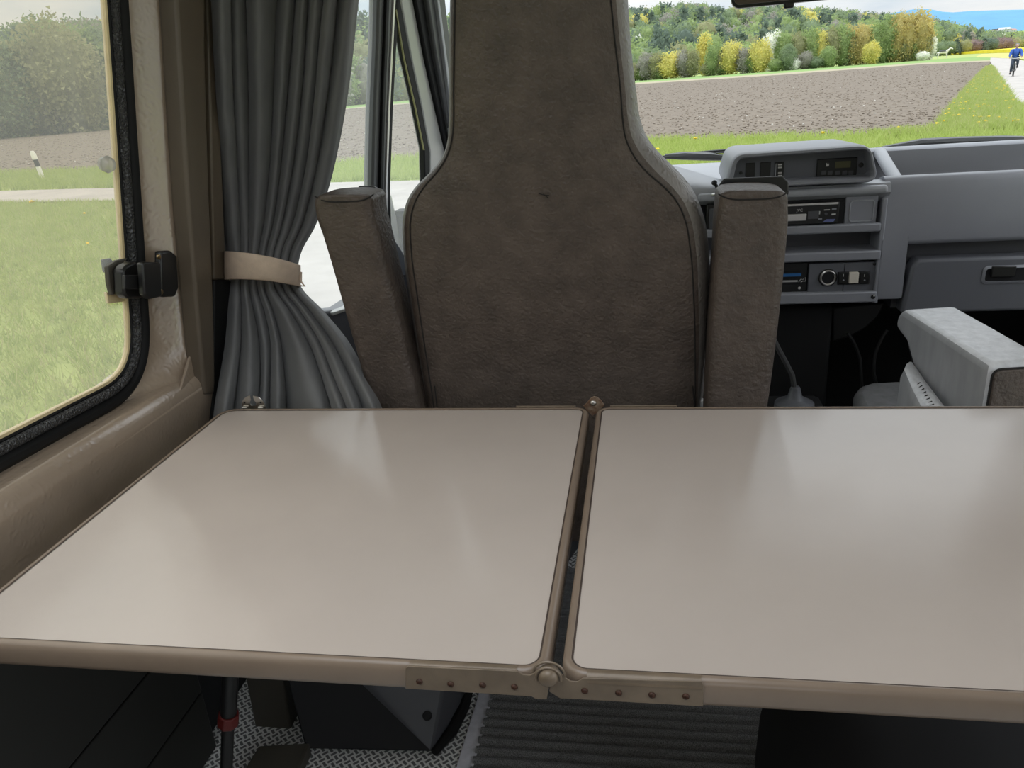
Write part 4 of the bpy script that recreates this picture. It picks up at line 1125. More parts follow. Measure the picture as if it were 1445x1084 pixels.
# ================================================================== OUTSIDE
ZG = -0.43
def gp(u, v, dz=0.0): return pz(u, v, ZG + dz)
M['grass'] = mat('spring_grass_ground', (0.26, 0.32, 0.075), 0.9, var=(1.6, 0.35), col2=(0.36, 0.42, 0.13))
M['blade'] = foliage('grass_blade', (0.33, 0.42, 0.10), (0.47, 0.52, 0.19), 2.5)
M['blade_dry'] = foliage('pale_grass_blade', (0.46, 0.47, 0.20), (0.52, 0.52, 0.26), 3)
M['soil'] = mat('ploughed_soil', (0.125, 0.096, 0.070), 1.0, var=(2.6, 0.3), col2=(0.205, 0.165, 0.125), bump=(14, .25, .04), stretch=(1, 1, 1))
M['clod'] = mat('soil_clod', (0.155, 0.122, 0.092), 1.0, var=(1.5, 0.4), col2=(0.30, 0.25, 0.20))
M['stone'] = mat('pale_stone', (0.48, 0.45, 0.40), 0.9, var=(5, .2))
M['stubble'] = mat('field_edge_straw', (0.36, 0.31, 0.21), 1.0, var=(.5, 0.12))
M['green_strip'] = mat('far_green_strip', (0.20, 0.31, 0.085), 0.95, var=(.2, 0.12))
M['rape'] = mat('yellow_rapeseed', (0.75, 0.60, 0.015), 0.9, var=(.15, 0.12))
M['rape_pale'] = mat('sparse_rapeseed', (0.50, 0.46, 0.12), 0.9, var=(.3, 0.2))
M['road'] = mat('pale_gravel_track', (0.41, 0.375, 0.345), 0.95, var=(1.1, 0.12), bump=(40, .3, .01))
M['dandelion'] = mat('dandelion_yellow', (0.75, 0.50, 0.02), 0.8)
M['mountain'] = mat('haze_blue_mountain', (0.10, 0.27, 0.45), 1.0, var=(.004, 0.10))  # blue stands for air haze over the distance
M['bark'] = mat('tree_bark', (0.10, 0.085, 0.07), 0.9)

g = G(); g.add([(-9000, -3000, ZG - .03), (9000, -3000, ZG - .03), (9000, 9000, ZG - .03), (-9000, 9000, ZG - .03)], [(0, 1, 2, 3)])
obj('ground', g, M['grass'], kind='structure')
# boundary lines measured on the ground plane
r1, r2 = gp(75, 285), gp(75, 268); rd = gp(480, 258)
rdir = _n((rd - r2) * np.array([1, 1, 0]))
w_road = abs(np.cross(rdir, (r1 - r2))[2])
rn = np.array([rdir[1], -rdir[0], 0.0])            # towards the van
def along(p, s, off, dz): q = p + rdir * s + rn * off; return (q[0], q[1], ZG + dz)
g = G(); g.grid([[along(r2, s, 0, .012), along(r2, s, w_road, .012)] for s in np.linspace(-80, 75, 40)])
obj('road', g, M['road'], kind='structure')
ap_ = [along(r2, s, o_, .010) for s, o_ in ((9.2, w_road - .2), (60, w_road - .2))]
a1_, a2_ = gp(235, 470), gp(262, 330)
g = G(); g.add([ap_[0], (a2_[0], a2_[1], ZG + .010), (a1_[0], a1_[1], ZG + .010), (-2.0, -4, ZG + .010), (12, -4, ZG + .010), ap_[1]], [list(range(6))])
obj('gravel_apron', g, M['road'], kind='structure')
APR = [(v[0], v[1]) for v in g.v]
# track going away to the right, with the grass strip on its left
p0, p1 = gp(1445, 160), gp(1396, 85.5); pdn = _n((p1 - p0) * np.array([1, 1, 0])); pnr = np.array([pdn[1], -pdn[0], 0.0])
WP = 3.3
st = p0 - pdn * 9
g = G(); g.grid([[tuple(st + pdn * s + pnr * o + np.array([0, 0, .02])) for o in (0, WP)] for s in np.linspace(0, 230, 60)]); obj('track', g, M['road'], kind='structure')
# ploughed field: near edge follows the verge, right edge follows the strip
fA = [gp(75, 243), gp(480, 231), gp(930, 199.5), gp(1100, 195), gp(1240, 192)]
fR = [gp(1318, 186), gp(1345, 150), gp(1378, 110), gp(1399, 88.5)]
fF = [gp(1397, 86.8), gp(1300, 91), gp(1100, 106), gp(900, 119)]
lf = [np.array([-48.0, 100.0, ZG]), np.array([-66.0, 78.0, ZG]), np.array([-110.0, 60.0, ZG]), np.array([-150.0, 45.0, ZG])]
nb = [np.array([-80.0, 40.0, ZG])]
loopF = nb + fA + fR + fF + lf
def flat(name, pts, dz, m):
    g = G(); g.add([(p[0], p[1], ZG + dz) for p in pts], [list(range(len(pts)))]); return obj(name, g, M[m], kind='structure')
# field surface with real furrows and lumps near the van
def in_poly(x, y, P):
    c = False; j = len(P) - 1
    for i in range(len(P)):
        if (P[i][1] > y) != (P[j][1] > y) and x < (P[j][0] - P[i][0]) * (y - P[i][1]) / (P[j][1] - P[i][1]) + P[i][0]: c = not c
        j = i
    return c
flat('ploughed_field', loopF, .02, 'soil')
fF2 = [p + _n(p * np.array([1, 1, 0])) * d for p, d in zip(fF, (12, 24, 28, 30))]
flat('field_margin', fF + lf[:1] + [lf[0] * 1.05] + fF2[::-1], .03, 'stubble')
fF3 = [p + _n(p * np.array([1, 1, 0])) * d for p, d in zip(fF, (90, 100, 110, 130))]
flat('green_margin', [p * np.array([1, 1, 1]) for p in fF2] + [lf[0] * 1.05, lf[0] * 1.25] + fF3[::-1], .025, 'green_strip')
# yellow rapeseed beyond, on a gentle rise
def pol(b, d, z=0.0): return np.array([d * math.sin(b), d * math.cos(b), ZG + z])
def bear(u, v=100): r = ray(u, v); return math.atan2(r[0], r[1])
def elev(u, v): r = ray(u, v); return math.atan2(r[2], math.hypot(r[0], r[1]))
g = G(); g.prism([gp(u, v) + np.array([0, 0, 1.05]) for u, v in ((1324, 78.9), (1350, 77.3), (1380, 75.6), (1410, 74.6), (1445, 74.2), (1600, 73), (1600, 58.6), (1520, 63.6), (1445, 68.3), (1410, 70.6), (1380, 73.0), (1350, 75.4))], (0, 0, -1.05)); obj('rapeseed_field', g, M['rape'], kind='structure', smooth=20)
flat('rapeseed_edge', [gp(u, v) for u, v in ((1376, 81.0), (1392, 81.2), (1425, 82.5), (1445, 84), (1600, 92), (1600, 73.3), (1445, 74.4), (1410, 75.0), (1385, 76.5))], .04, 'rape_pale')
# clods and stones on the near part of the field
def scatter_mesh(name, pts, size, mats, mi, flat_=.7):
    ico = bmesh.new(); bmesh.ops.create_icosphere(ico, subdivisions=1, radius=1.0)
    bv = np.array([v.co[:] for v in ico.verts]); bf = np.array([[v.index for v in f.verts] for f in ico.faces]); ico.free()
    n = len(pts); k = len(bv)
    V = bv[None] * (size[:, None, None]) * RNG.uniform(.6, 1.3, (n, k, 1)) * np.array([1, 1, flat_])
    V = (V + np.array(pts)[:, None, :]).reshape(-1, 3)
    Fc = (bf[None] + (np.arange(n) * k)[:, None, None]).reshape(-1, 3)
    me = bpy.data.meshes.new(name); me.from_pydata(V.tolist(), [], Fc.tolist())
    for m in mats: me.materials.append(m)
    me.polygons.foreach_set('material_index', np.repeat(np.array(mi), len(bf)))
    o = bpy.data.objects.new(name, me); COL.objects.link(o); o['kind'] = 'stuff'; return o
pts, sz, mi = [], [], []
PF = [(p[0], p[1]) for p in loopF]
while len(pts) < 16000:
    d = 19 + 110 * RNG.random() ** 2.2; b_ = RNG.uniform(-1.0, .46); x, y = d * math.sin(b_), d * math.cos(b_)
    if in_poly(x, y, PF):
        st_ = RNG.random() < .035
        pts.append((x, y, ZG + .03)); sz.append(RNG.uniform(.014, .042) * (1 + d / 90) * (.8 if st_ else 1)); mi.append(1 if st_ else 0)
scatter_mesh('soil_clods', pts, np.array(sz), [M['clod'], M['stone']], mi, .55)
# grass tufts
def grass(name, P, h, w, per, m, mdry=None):
    P = np.array(P); n = len(P) * per
    base = np.repeat(P, per, 0) + np.concatenate([RNG.normal(0, .03, (n, 2)), np.zeros((n, 1))], 1)
    hh = RNG.uniform(.5, 1.2, n) * np.repeat(h, per) if hasattr(h, '__len__') else RNG.uniform(.5, 1.2, n) * h
    lean = RNG.normal(0, .45, (n, 2)) * hh[:, None]
    a = RNG.uniform(0, 2 * np.pi, n); wv = np.repeat(w, per) if hasattr(w, '__len__') else np.full(n, w)
    sd = np.stack([np.cos(a), np.sin(a), np.zeros(n)], 1) * wv[:, None]
    V = np.empty((n * 3, 3)); V[0::3] = base - sd; V[1::3] = base + sd; V[2::3] = base + np.concatenate([lean, hh[:, None]], 1)
    me = bpy.data.meshes.new(name); me.from_pydata(V.tolist(), [], np.arange(n * 3).reshape(-1, 3).tolist())
    me.materials.append(M[m]); me.materials.append(M[mdry or m])
    me.polygons.foreach_set('material_index', (RNG.random(n) < .22).astype(np.int32))
    o = bpy.data.objects.new(name, me); COL.objects.link(o); o['kind'] = 'stuff'; return o
def field_pts(n, test, box):
    out = []
    x0, x1, y0, y1 = box
    while len(out) < n:
        xs = RNG.uniform(x0, x1, 4000); ys = RNG.uniform(y0, y1, 4000)
        for x, y in zip(xs, ys):
            if test(x, y): out.append((x, y, ZG - .01))
            if len(out) >= n: break
    return out
def road_off(x, y): return float((np.array([x, y, 0]) - np.array([r2[0], r2[1], 0])).dot(rn))
near = field_pts(40000, lambda x, y: road_off(x, y) > w_road + .05 and (x < -1.35) and not in_poly(x, y, APR) and y > .0 and math.hypot(x, y) < 23, (-19, -1.3, .0, 18))
grass('meadow_grass', near, .11, .007, 4, 'blade', 'blade_dry')
PV = PF
verge = field_pts(16000, lambda x, y: road_off(x, y) < -.05 and not in_poly(x, y, PF) and y < 29, (-26, 11, 9, 29))
dv = np.hypot(*np.array(verge)[:, :2].T)
grass('verge_grass', verge, .22, .013, 4, 'blade', 'blade')
def strip_test(x, y):
    q = np.array([x, y, 0]) - np.array([p0[0], p0[1], 0]); return q.dot(pnr) < -.1 and not in_poly(x, y, PF) and x > 4 and y > 18.5
strip = field_pts(14000, strip_test, (5, 34, 18.5, 85))
grass('strip_grass', strip, .22, .02, 4, 'blade', 'blade_dry')
# dandelions
dn = [near[i] for i in RNG.choice(len(near), 60, False)] + [strip[i] for i in RNG.choice(len(strip), 140, False)] + [verge[i] for i in RNG.choice(len(verge), 25, False)]
dn = [(x, y, ZG + .10 + (.06 if math.hypot(x, y) > 17 else 0)) for x, y, z in dn]
scatter_mesh('dandelions', dn, np.array([.026 if math.hypot(p[0], p[1]) < 17 else .05 for p in dn]), [M['dandelion']], [0] * len(dn), .5)

# ---------------------------------------------------------------- trees
def hazed_leaf_mat(name, c, c2): return foliage(name, tuple(min(1, x * 1.45 + .095) for x in c), tuple(min(1, x * 1.45 + .105) for x in c2))  # lift mixes distance haze into the leaf colours
TC = {'fresh': ((0.115, 0.175, 0.038), (0.215, 0.275, 0.075)), 'mid': ((0.080, 0.125, 0.045), (0.145, 0.195, 0.080)), 'dark': ((0.038, 0.070, 0.042), (0.072, 0.112, 0.068)),
      'olive': ((0.155, 0.160, 0.055), (0.235, 0.235, 0.095)), 'yellow': ((0.33, 0.31, 0.055), (0.50, 0.44, 0.10)), 'bare': ((0.150, 0.140, 0.105), (0.235, 0.225, 0.180)),
      'ochre': ((0.27, 0.22, 0.055), (0.40, 0.325, 0.095)), 'copper': ((0.105, 0.062, 0.060), (0.17, 0.105, 0.100)), 'white': ((0.42, 0.42, 0.36), (0.62, 0.62, 0.56))}
for k, (a, b) in TC.items(): M['t_' + k] = hazed_leaf_mat('foliage_' + k, a, b)
def crown_arrays(seed, kind, nleaf, leaf, sub=2):
    """unit-height crown: lumpy core plus loose leaf clumps -> verts, faces"""
    rg = np.random.default_rng(seed)
    bm = bmesh.new(); bmesh.ops.create_icosphere(bm, subdivisions=sub, radius=1.0)
    V = []; off = Vector((seed * 3.7, seed * 1.3, 0))
    for v in bm.verts:
        p = v.co.copy()
        f = 1 + .34 * mnoise.noise(p * 1.7 + off) + .30 * mnoise.noise(p * 3.7 + off)
        z = p.z
        if kind == 'conifer': r = .24 * (1 - (z * .5 + .5)) ** .8 + .015; x, y, zz = p.x * r / max(.15, math.sqrt(max(1e-4, 1 - z * z))) * min(1, math.sqrt(max(1e-4, 1 - z * z)) / .15), 0, 0; q = Vector((p.x, p.y, 0)); q = q.normalized() * r if q.length > 1e-4 else q; x, y, zz = q.x * f, q.y * f, .08 + .92 * (z * .5 + .5)
        elif kind == 'tall': x, y, zz = p.x * .24 * f, p.y * .24 * f, .55 + .45 * z * (.9 + .1 * f)
        else: x, y, zz = p.x * .40 * f, p.y * .40 * f, .56 + .44 * z * f * (1.15 if z < 0 else 1)
        V.append((x, y, zz))
    Fc = [[v.index for v in f.verts] for f in bm.faces]; bm.free()
    V = np.array(V); Vn = len(V); V[:, :2] *= .93
    FA = np.array(Fc)[rg.integers(0, len(Fc), nleaf)]; bw = rg.dirichlet((1, 1, 1), nleaf); SP = (V[FA] * bw[:, :, None]).sum(1); c = np.array([0, 0, .52])
    P = c + (SP - c) * rg.uniform(.82, 1.34, (nleaf, 1)) + rg.normal(0, leaf * .9, (nleaf, 3))
    A = rg.normal(0, 1, (nleaf, 3)); A /= np.linalg.norm(A, axis=1)[:, None]; B = np.cross(A, rg.normal(0, 1, (nleaf, 3))); B /= np.linalg.norm(B, axis=1)[:, None]
    s = leaf * rg.uniform(.6, 1.4, (nleaf, 1))
    LV = np.empty((nleaf * 3, 3)); LV[0::3] = P - A * s; LV[1::3] = P + A * s; LV[2::3] = P + B * s * 1.6
    LF = np.arange(nleaf * 3).reshape(-1, 3) + Vn
    return np.vstack([V, LV]), Fc + LF.tolist()
TEMPL = {}
def template(kind, colour, var, nleaf, leaf):
    key = (kind, colour, var, nleaf)
    if key not in TEMPL:
        V, Fc = crown_arrays(hash((kind, var)) % 97 + var * 11 if False else var * 11 + len(kind) * 3, kind, nleaf, leaf)
        me = bpy.data.meshes.new('crown'); me.from_pydata(V.tolist(), [], Fc); me.materials.append(M['t_' + colour]); me.shade_smooth()
        tr = G(); tr.tube([(0, 0, 0), (.01, 0, .25), (0, .01, .5)], [.022, .016, .008], 6)
        TEMPL[key] = (me, mesh_from('trunk', tr.v, tr.f, M['bark']))
    return TEMPL[key]
def tree(name, label, group, p, h, wd, kind, colour, var, nleaf=900, leaf=.03, trunk=True):
    t = bpy.data.objects.new(name, None); COL.objects.link(t); t.location = tuple(p); t.scale = (h * wd, h * wd, h); t.rotation_euler = (0, 0, random.uniform(0, 6.28))
    tag(t, label, 'tree', group)
    me, tm = template(kind, colour, var, nleaf, leaf)
    c = bpy.data.objects.new('crown', me); COL.objects.link(c); c.parent = t
    if trunk: k = bpy.data.objects.new('trunk', tm); COL.objects.link(k); k.parent = t
    return t
# the row along the far edge of the field: (u, v of foot, v of top, half-width px, kind, colour)
ROW = [(894, 113, 92, 12, 'round', 'olive'), (912, 113, 78, 11, 'round', 'bare'), (928, 112, 76, 11, 'round', 'olive'), (946, 111, 77, 15, 'round', 'yellow'), (966, 110, 75, 11, 'round', 'bare'), (976, 109, 72, 9, 'round', 'olive'),
       (994, 108, 53, 10, 'tall', 'yellow'), (1008, 107, 63, 10, 'round', 'fresh'), (1018, 106, 72, 8, 'round', 'olive'), (1032, 105, 63, 13, 'round', 'yellow'), (1050, 104, 70, 11, 'round', 'bare'), (1072, 102, 60, 12, 'round', 'yellow'), (1062, 102, 76, 9, 'round', 'fresh'),
       (1088, 100, 50, 11, 'round', 'white'), (1103, 99, 50, 12, 'round', 'fresh'), (1112, 99, 66, 9, 'round', 'mid'), (1124, 98, 52, 12, 'round', 'olive'), (1142, 97, 45, 13, 'round', 'fresh'), (1136, 97, 74, 8, 'round', 'bare'), (1156, 96, 48, 11, 'round', 'yellow'), (1170, 95, 45, 12, 'round', 'olive'),
       (1168, 95, 68, 9, 'round', 'fresh'), (1186, 94, 38, 13, 'round', 'fresh'), (1200, 93, 42, 11, 'round', 'ochre'), (1196, 93, 52, 10, 'round', 'mid'), (1214, 92, 40, 12, 'round', 'ochre'), (1228, 91, 60, 9, 'round', 'yellow'), (1232, 91, 38, 12, 'round', 'fresh'), (1247, 90, 31, 12, 'round', 'fresh'),
       (1262, 89, 26, 12, 'round', 'ochre'), (1258, 89, 56, 9, 'round', 'fresh'), (1278, 88, 25, 12, 'round', 'ochre'), (1274, 87, 54, 10, 'round', 'olive'), (1294, 86, 21, 14, 'round', 'ochre'), (1288, 86, 50, 10, 'round', 'fresh'), (1300, 85, 42, 11, 'round', 'olive'), (1302, 84, 74, 6, 'round', 'white'), (1312, 83, 52, 5, 'tall', 'white'),
       (905, 113, 98, 10, 'round', 'fresh'), (935, 112, 97, 9, 'round', 'fresh'), (1000, 108, 90, 9, 'round', 'olive'), (1020, 106, 92, 8, 'round', 'fresh'), (1095, 100, 84, 9, 'round', 'fresh'), (1120, 98, 84, 8, 'round', 'white'), (1150, 96, 82, 9, 'round', 'mid')]
CN = {'olive': 'olive-green', 'bare': 'still bare grey-brown', 'yellow': 'bright yellow', 'fresh': 'fresh green', 'white': 'white-blossoming', 'mid': 'mid green', 'ochre': 'ochre-yellow'}
cnt = {}
order = sorted(range(len(ROW)), key=lambda i: ROW[i][0]); per = {}
for i in order: per.setdefault(ROW[i][5], []).append(i)
NTH = ['first', 'second', 'third', 'fourth', 'fifth', 'sixth', 'seventh', 'eighth', 'ninth', 'tenth', 'eleventh', 'twelfth', 'thirteenth', 'fourteenth', 'fifteenth', 'sixteenth']
for i, (u, vf, vt, hw, kind, colr) in enumerate(ROW):
    b_ = bear(u, vf); D = interp(u, [890, 1100, 1312], [240, 222, 232]) + (12 if vt < 60 else 0)
    P = pol(b_, D); h = D * (math.tan(elev(u, vt)) ) + 1.65
    wpx = hw / FPX * D * 1.02 / (.40 if kind == 'round' else .24)
    k = per[colr].index(i)
    lab = '%s %s tree from the left in the row at the field edge' % (NTH[k], CN[colr])
    tree('field_edge_tree', lab, 'trees in the row at the far field edge', P, h, wpx / h, kind, colr, i % 4, 2600, .027)
# the forested hills: foot distance, ridge distance and ridge elevation by bearing
SIL = [(-900, 210), (-500, 110), (-200, 75), (0, 58), (30, 52), (60, 46), (100, 42), (145, 38), (200, 36), (300, 34), (420, 30), (520, 27), (600, 25), (700, 22), (800, 16), (895, 13), (960, 6), (1050, 8), (1110, 6), (1180, 14), (1250, 19), (1310, 25), (1350, 35), (1390, 44), (1445, 47), (1600, 46), (2000, 30)]
sb_ = np.array([bear(u, v) for u, v in SIL]); se_ = np.array([elev(u, v) for u, v in SIL])
def foot(b): return np.interp(b, [-1.2, -.65, -.45, -.2, 0.0, .2, .36, .42, .60], [90, 102, 130, 210, 330, 390, 470, 640, 680])
def depth(b): return np.interp(b, [-1.2, -.6, -.2, .1, .36, .45], [150, 150, 260, 420, 420, 330])
def hill_z(b, t):                                 # t 0..1 from foot to ridge
    D = foot(b) + depth(b); H = D * np.tan(np.interp(b, sb_, se_)) + 1.65 - 10.5
    return np.maximum(0, H) * (3 * t * t - 2 * t ** 3) ** .8
g = G(); rows = []
for b_ in np.linspace(-1.35, .85, 120):
    row = []
    for t in (0, .1, .25, .4, .55, .7, .85, 1.0, 1.25):
        D = foot(b_) + depth(b_) * t; row.append(pol(b_, D, hill_z(b_, min(t, 1)) * (1 if t <= 1 else .6) - (.3 if t == 0 else 0)))
    rows.append(row)
g.grid(rows); obj('hillside', g, M['t_mid'], kind='structure')
KT = [('round', 'fresh', .27), ('round', 'mid', .30), ('conifer', 'dark', .18), ('round', 'dark', .07), ('round', 'olive', .08), ('round', 'bare', .07), ('round', 'white', .005), ('round', 'yellow', .025)]
pk = np.array([k[2] for k in KT]); pk /= pk.sum()
def cap(D, b_, t, h): return min(h, (D * math.tan(np.interp(b_, sb_, se_)) * RNG.uniform(.90, 1.03) + 1.65 - float(hill_z(b_, t))))
inst = []
for n_, bl_, bh_ in ((2900, -.95, .50),):
    for _ in range(n_):
        b_ = RNG.uniform(bl_, bh_); t = RNG.random() ** .85
        D = foot(b_) + depth(b_) * t; k = RNG.choice(len(KT), p=pk)
        h = RNG.uniform(8.5, 13.5) * (1.25 if KT[k][0] == 'conifer' else 1)
        h = cap(D, b_, t, h)
        if h < 3: continue
        inst.append((D, b_, t, k, h))
# a closed edge of trees along the foot of the hill on the left
for b_ in np.arange(-.95, -.05, .020): inst.append((foot(b_) + RNG.uniform(-2, 3), b_ + RNG.normal(0, .004), 0.0, int(RNG.choice([0, 1, 1, 3, 4, 5])), cap(foot(b_), b_, 0, RNG.uniform(7, 12))))
# copper and dark trees in front of the right hill
for u, vt, kd, cl_, hw in ((1338, 58, 'round', 'mid', 9), (1361, 57, 'round', 'olive', 7), (1374, 59, 'round', 'copper', 9), (1387, 58, 'conifer', 'dark', 6), (1397, 54, 'round', 'dark', 8), (1405, 58, 'round', 'copper', 9), (1417, 55, 'round', 'copper', 9), (1430, 57, 'round', 'olive', 9), (1443, 50, 'round', 'mid', 11), (1327, 60, 'round', 'mid', 9), (1348, 56, 'conifer', 'dark', 7)):
    b_ = bear(u, 76); D = float(foot(b_)) - 22 + (u % 5)
    h = D * math.tan(elev(u, vt)) + 1.65; w_ = hw / FPX * D / (.40 if kd != 'conifer' else .24)
    CNM = {'mid': 'green', 'olive': 'pale olive', 'copper': 'copper-red', 'dark': 'dark'}
    tree('hill_foot_tree', '%s %s tree beyond the yellow rapeseed field%s' % (CNM[cl_], 'conical' if kd == 'conifer' else 'round', {1338: ' nearest the white horse', 1361: ' beside the first copper tree', 1374: ', leftmost copper one', 1387: ' between two copper trees', 1397: ', broad one left of the paired copper trees', 1405: ', middle copper one', 1417: ', rightmost copper one', 1430: ' left of the cyclist', 1443: ' at the right picture edge', 1327: ' just left of the white horse', 1348: ' right of the white horse'}[u]), 'trees beyond the rapeseed field', pol(b_, D, 0), max(6, h), w_ / max(6, h), kd, cl_, u % 4, 700, .03)
def app(q): D, b_, t, k, h = q; return h / D
view = [q for q in inst if (-.80 < q[1] < -.60) or (-.47 < q[1] < -.20) or (0.0 < q[1] < .45)]
view.sort(key=app, reverse=True)
single = view[:235]; ids = set(map(id, single)); rest = [q for q in inst if id(q) not in ids]
CNF = {'fresh': 'fresh green', 'mid': 'mid green', 'dark': 'dark green', 'olive': 'olive-green', 'bare': 'bare grey-brown', 'white': 'white-blossoming', 'yellow': 'yellow-leaved'}
for q in single:
    D, b_, t, k, h = q; kd, cl_, _ = KT[k]
    P = pol(b_, D, float(hill_z(b_, t)) - .3); uu = project(P)[0]
    where = 'the side window' if uu < 250 else ("the driver's door window" if uu < 640 else ('the windscreen left of the mirror' if uu < 1035 else ('the windscreen below the mirror' if uu < 1190 else 'the windscreen right of the mirror')))
    lvl = "at the forested hill's foot" if t < .08 else ('low on the forested hill' if t < .4 else ('halfway up the forested hill' if t < .75 else "near the forested hill's top"))
    lab = '%s %s %s, seen through %s' % (CNF[cl_], 'conifer' if kd == 'conifer' else 'tree', lvl, where)
    tree('forest_tree', lab, 'trees of the forested hill', P, h, random.uniform(.85, 1.15), kd, cl_, random.randint(0, 3), *((6500, .021) if D < 170 else (900, .032)), trunk=True)
VV, FF, MI = [], [], []; o_ = 0
cols = sorted({k[1] for k in KT}); cache = {}
for q in rest:
    D, b_, t, k, h = q; kd, cl_, _ = KT[k]; var = random.randint(0, 3)
    if (kd, var) not in cache:
        V, Fc = crown_arrays(var * 11 + len(kd) * 3, kd, 220, .05, 1 if False else 2)
        cache[(kd, var)] = (V, np.array(Fc))
    V, Fc = cache[(kd, var)]; a = random.uniform(0, 6.28); ca, sa = math.cos(a), math.sin(a); w_ = random.uniform(.85, 1.2)
    X = np.stack([(V[:, 0] * ca - V[:, 1] * sa) * h * w_, (V[:, 0] * sa + V[:, 1] * ca) * h * w_, V[:, 2] * h], 1) + pol(b_, D, float(hill_z(b_, t)) - .3)
    VV.append(X); FF.append(Fc + o_); MI.append(np.full(len(Fc), cols.index(cl_))); o_ += len(X)
VV, FF, MI = np.vstack(VV), np.vstack(FF), np.concatenate(MI)
me = bpy.data.meshes.new('forest_canopy'); me.vertices.add(len(VV)); me.vertices.foreach_set('co', VV.ravel().astype(np.float32))
me.loops.add(FF.size); me.loops.foreach_set('vertex_index', FF.ravel().astype(np.int32))
me.polygons.add(len(FF)); me.polygons.foreach_set('loop_start', np.arange(0, FF.size, 3, dtype=np.int32)); me.polygons.foreach_set('material_index', MI.astype(np.int32))
me.update(calc_edges=True); me.validate()
for c in cols: me.materials.append(M['t_' + c])
me.shade_smooth()
o = bpy.data.objects.new('forest_canopy', me); COL.objects.link(o); o['kind'] = 'stuff'
# distant mountains, air haze put into their blue colour, and the low green rise with white houses
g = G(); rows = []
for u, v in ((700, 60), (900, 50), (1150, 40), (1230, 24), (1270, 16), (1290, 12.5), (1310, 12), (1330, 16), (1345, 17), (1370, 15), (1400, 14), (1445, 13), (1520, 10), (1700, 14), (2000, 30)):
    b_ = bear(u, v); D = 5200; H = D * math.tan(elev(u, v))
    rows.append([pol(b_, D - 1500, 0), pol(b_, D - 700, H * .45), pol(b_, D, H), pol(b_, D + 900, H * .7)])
g.grid(rows); obj('haze_blue_mountains', g, M['mountain'], kind='structure', smooth=180)
g = G(); rows = []
for u, v in ((1375, 60), (1395, 46), (1410, 42.5), (1430, 42), (1450, 41), (1520, 38), (1700, 40)):
    b_ = bear(u, v); D = 1300; H = D * math.tan(elev(u, v))
    rows.append([pol(b_, D - 400, 0), pol(b_, D - 150, H * .6), pol(b_, D, H), pol(b_, D + 300, H * .9)])
g.grid(rows); obj('far_green_rise', g, M['green_strip'], kind='structure', smooth=180)
M['white_wall'] = mat('white_house_wall', (0.62, 0.62, 0.62), .8); M['roof_red'] = mat('pale_red_roof', (0.42, 0.24, 0.20), .9); M['roof_grey'] = mat('grey_roof', (0.5, .5, .52), .9)
for k, (u, w_, hh_, rf, lab) in enumerate(((1403, 3.5, 4, 'roof_red', 'small white house with pale red roof on the far rise, leftmost'), (1417, 9, 6, 'roof_grey', 'long white building on the far green rise'), (1430, 3.5, 4.5, 'roof_red', 'small white house with pale red roof on the far rise, rightmost'))):
    b_ = bear(u, 41); D = 1285; H = D * math.tan(elev(u, 43.2)); P = pol(b_, D, H - 1)
    hs_ = thing('house', lab, 'house', P, 'houses on the far rise')
    g = G(); g.box(P[0] - w_ * .9, P[0] + w_ * .9, P[1] - 4, P[1] + 4, P[2], P[2] + hh_ * .7); obj('wall', g, M['white_wall'], hs_)
    g = G(); g.prism([(P[0] - w_, P[1] - 4.5, P[2] + hh_ * .68), (P[0] + w_, P[1] - 4.5, P[2] + hh_ * .68), (P[0] + w_ * .7, P[1], P[2] + hh_ * 1.1), (P[0] - w_ * .7, P[1], P[2] + hh_ * 1.1)], (0, .1, 0))
    g.prism([(P[0] - w_, P[1] + 4.5, P[2] + hh_ * .68), (P[0] + w_, P[1] + 4.5, P[2] + hh_ * .68), (P[0] + w_ * .7, P[1], P[2] + hh_ * 1.1), (P[0] - w_ * .7, P[1], P[2] + hh_ * 1.1)], (0, .1, 0)); obj('roof', g, M[rf], hs_)
# roadside marker post seen through the side window
pp = gp(61, 254)
post = thing('marker_post', 'white roadside marker post with a dark band, seen through the side window', 'post', pp)
M['post_white'] = mat('post_white', (.75, .73, .68), .5)
lean_ = np.array([-.10, 0, 0])
def psec(z, r): c = pp + lean_ * (z / .8) + np.array([0, 0, z]); return [tuple(c + np.array([r * a, r * .8 * b, 0])) for a, b in rr(-1, 1, -1, 1, .5, 4)]
def pseg(z0, z1, name, m):
    g = G(); g.grid([psec(z0, .058), psec(z1, .058)], True, 0, True); obj(name, g, M[m], post)
pseg(0, .38, 'lower_post', 'post_white'); pseg(.38, .58, 'dark_band', 'black_plastic')
g = G(); g.grid([psec(.58, .066), psec(.74, .066), psec(.82, .040)], True, 0, True); obj('post_cap', g, M['post_white'], post)

# ---------------------------------------------------------------- skinned figures
def skin_fig(name, joints, edges, radii, m, parent, levels=1, root=0):
    base = BASE[parent.name]
    me = bpy.data.meshes.new(name); me.from_pydata([tuple(np.array(j, float) - base) for j in joints], edges, [])
    me.materials.append(M[m])
    o = bpy.data.objects.new(name, me); COL.objects.link(o); o.parent = parent
    md = o.modifiers.new('skin', 'SKIN'); md.use_smooth_shade = True; md.branch_smoothing = .6
    for i, d in enumerate(me.skin_vertices[0].data):
        r = radii[i]; d.radius = (r, r) if not hasattr(r, '__len__') else r
        d.use_root = (i == root)
    s = o.modifiers.new('sub', 'SUBSURF'); s.levels = levels; s.render_levels = levels
    return o
M['jacket'] = mat('blue_jacket', (0.035, 0.105, 0.42), .7); M['trousers'] = mat('dark_blue_trousers', (0.045, 0.060, 0.085), .8); M['skin'] = mat('skin', (0.50, 0.30, 0.22), .6); M['hair'] = mat('grey_hair', (0.22, 0.20, 0.19), .8); M['shoe'] = mat('dark_shoe', (0.02, .02, .022), .6)
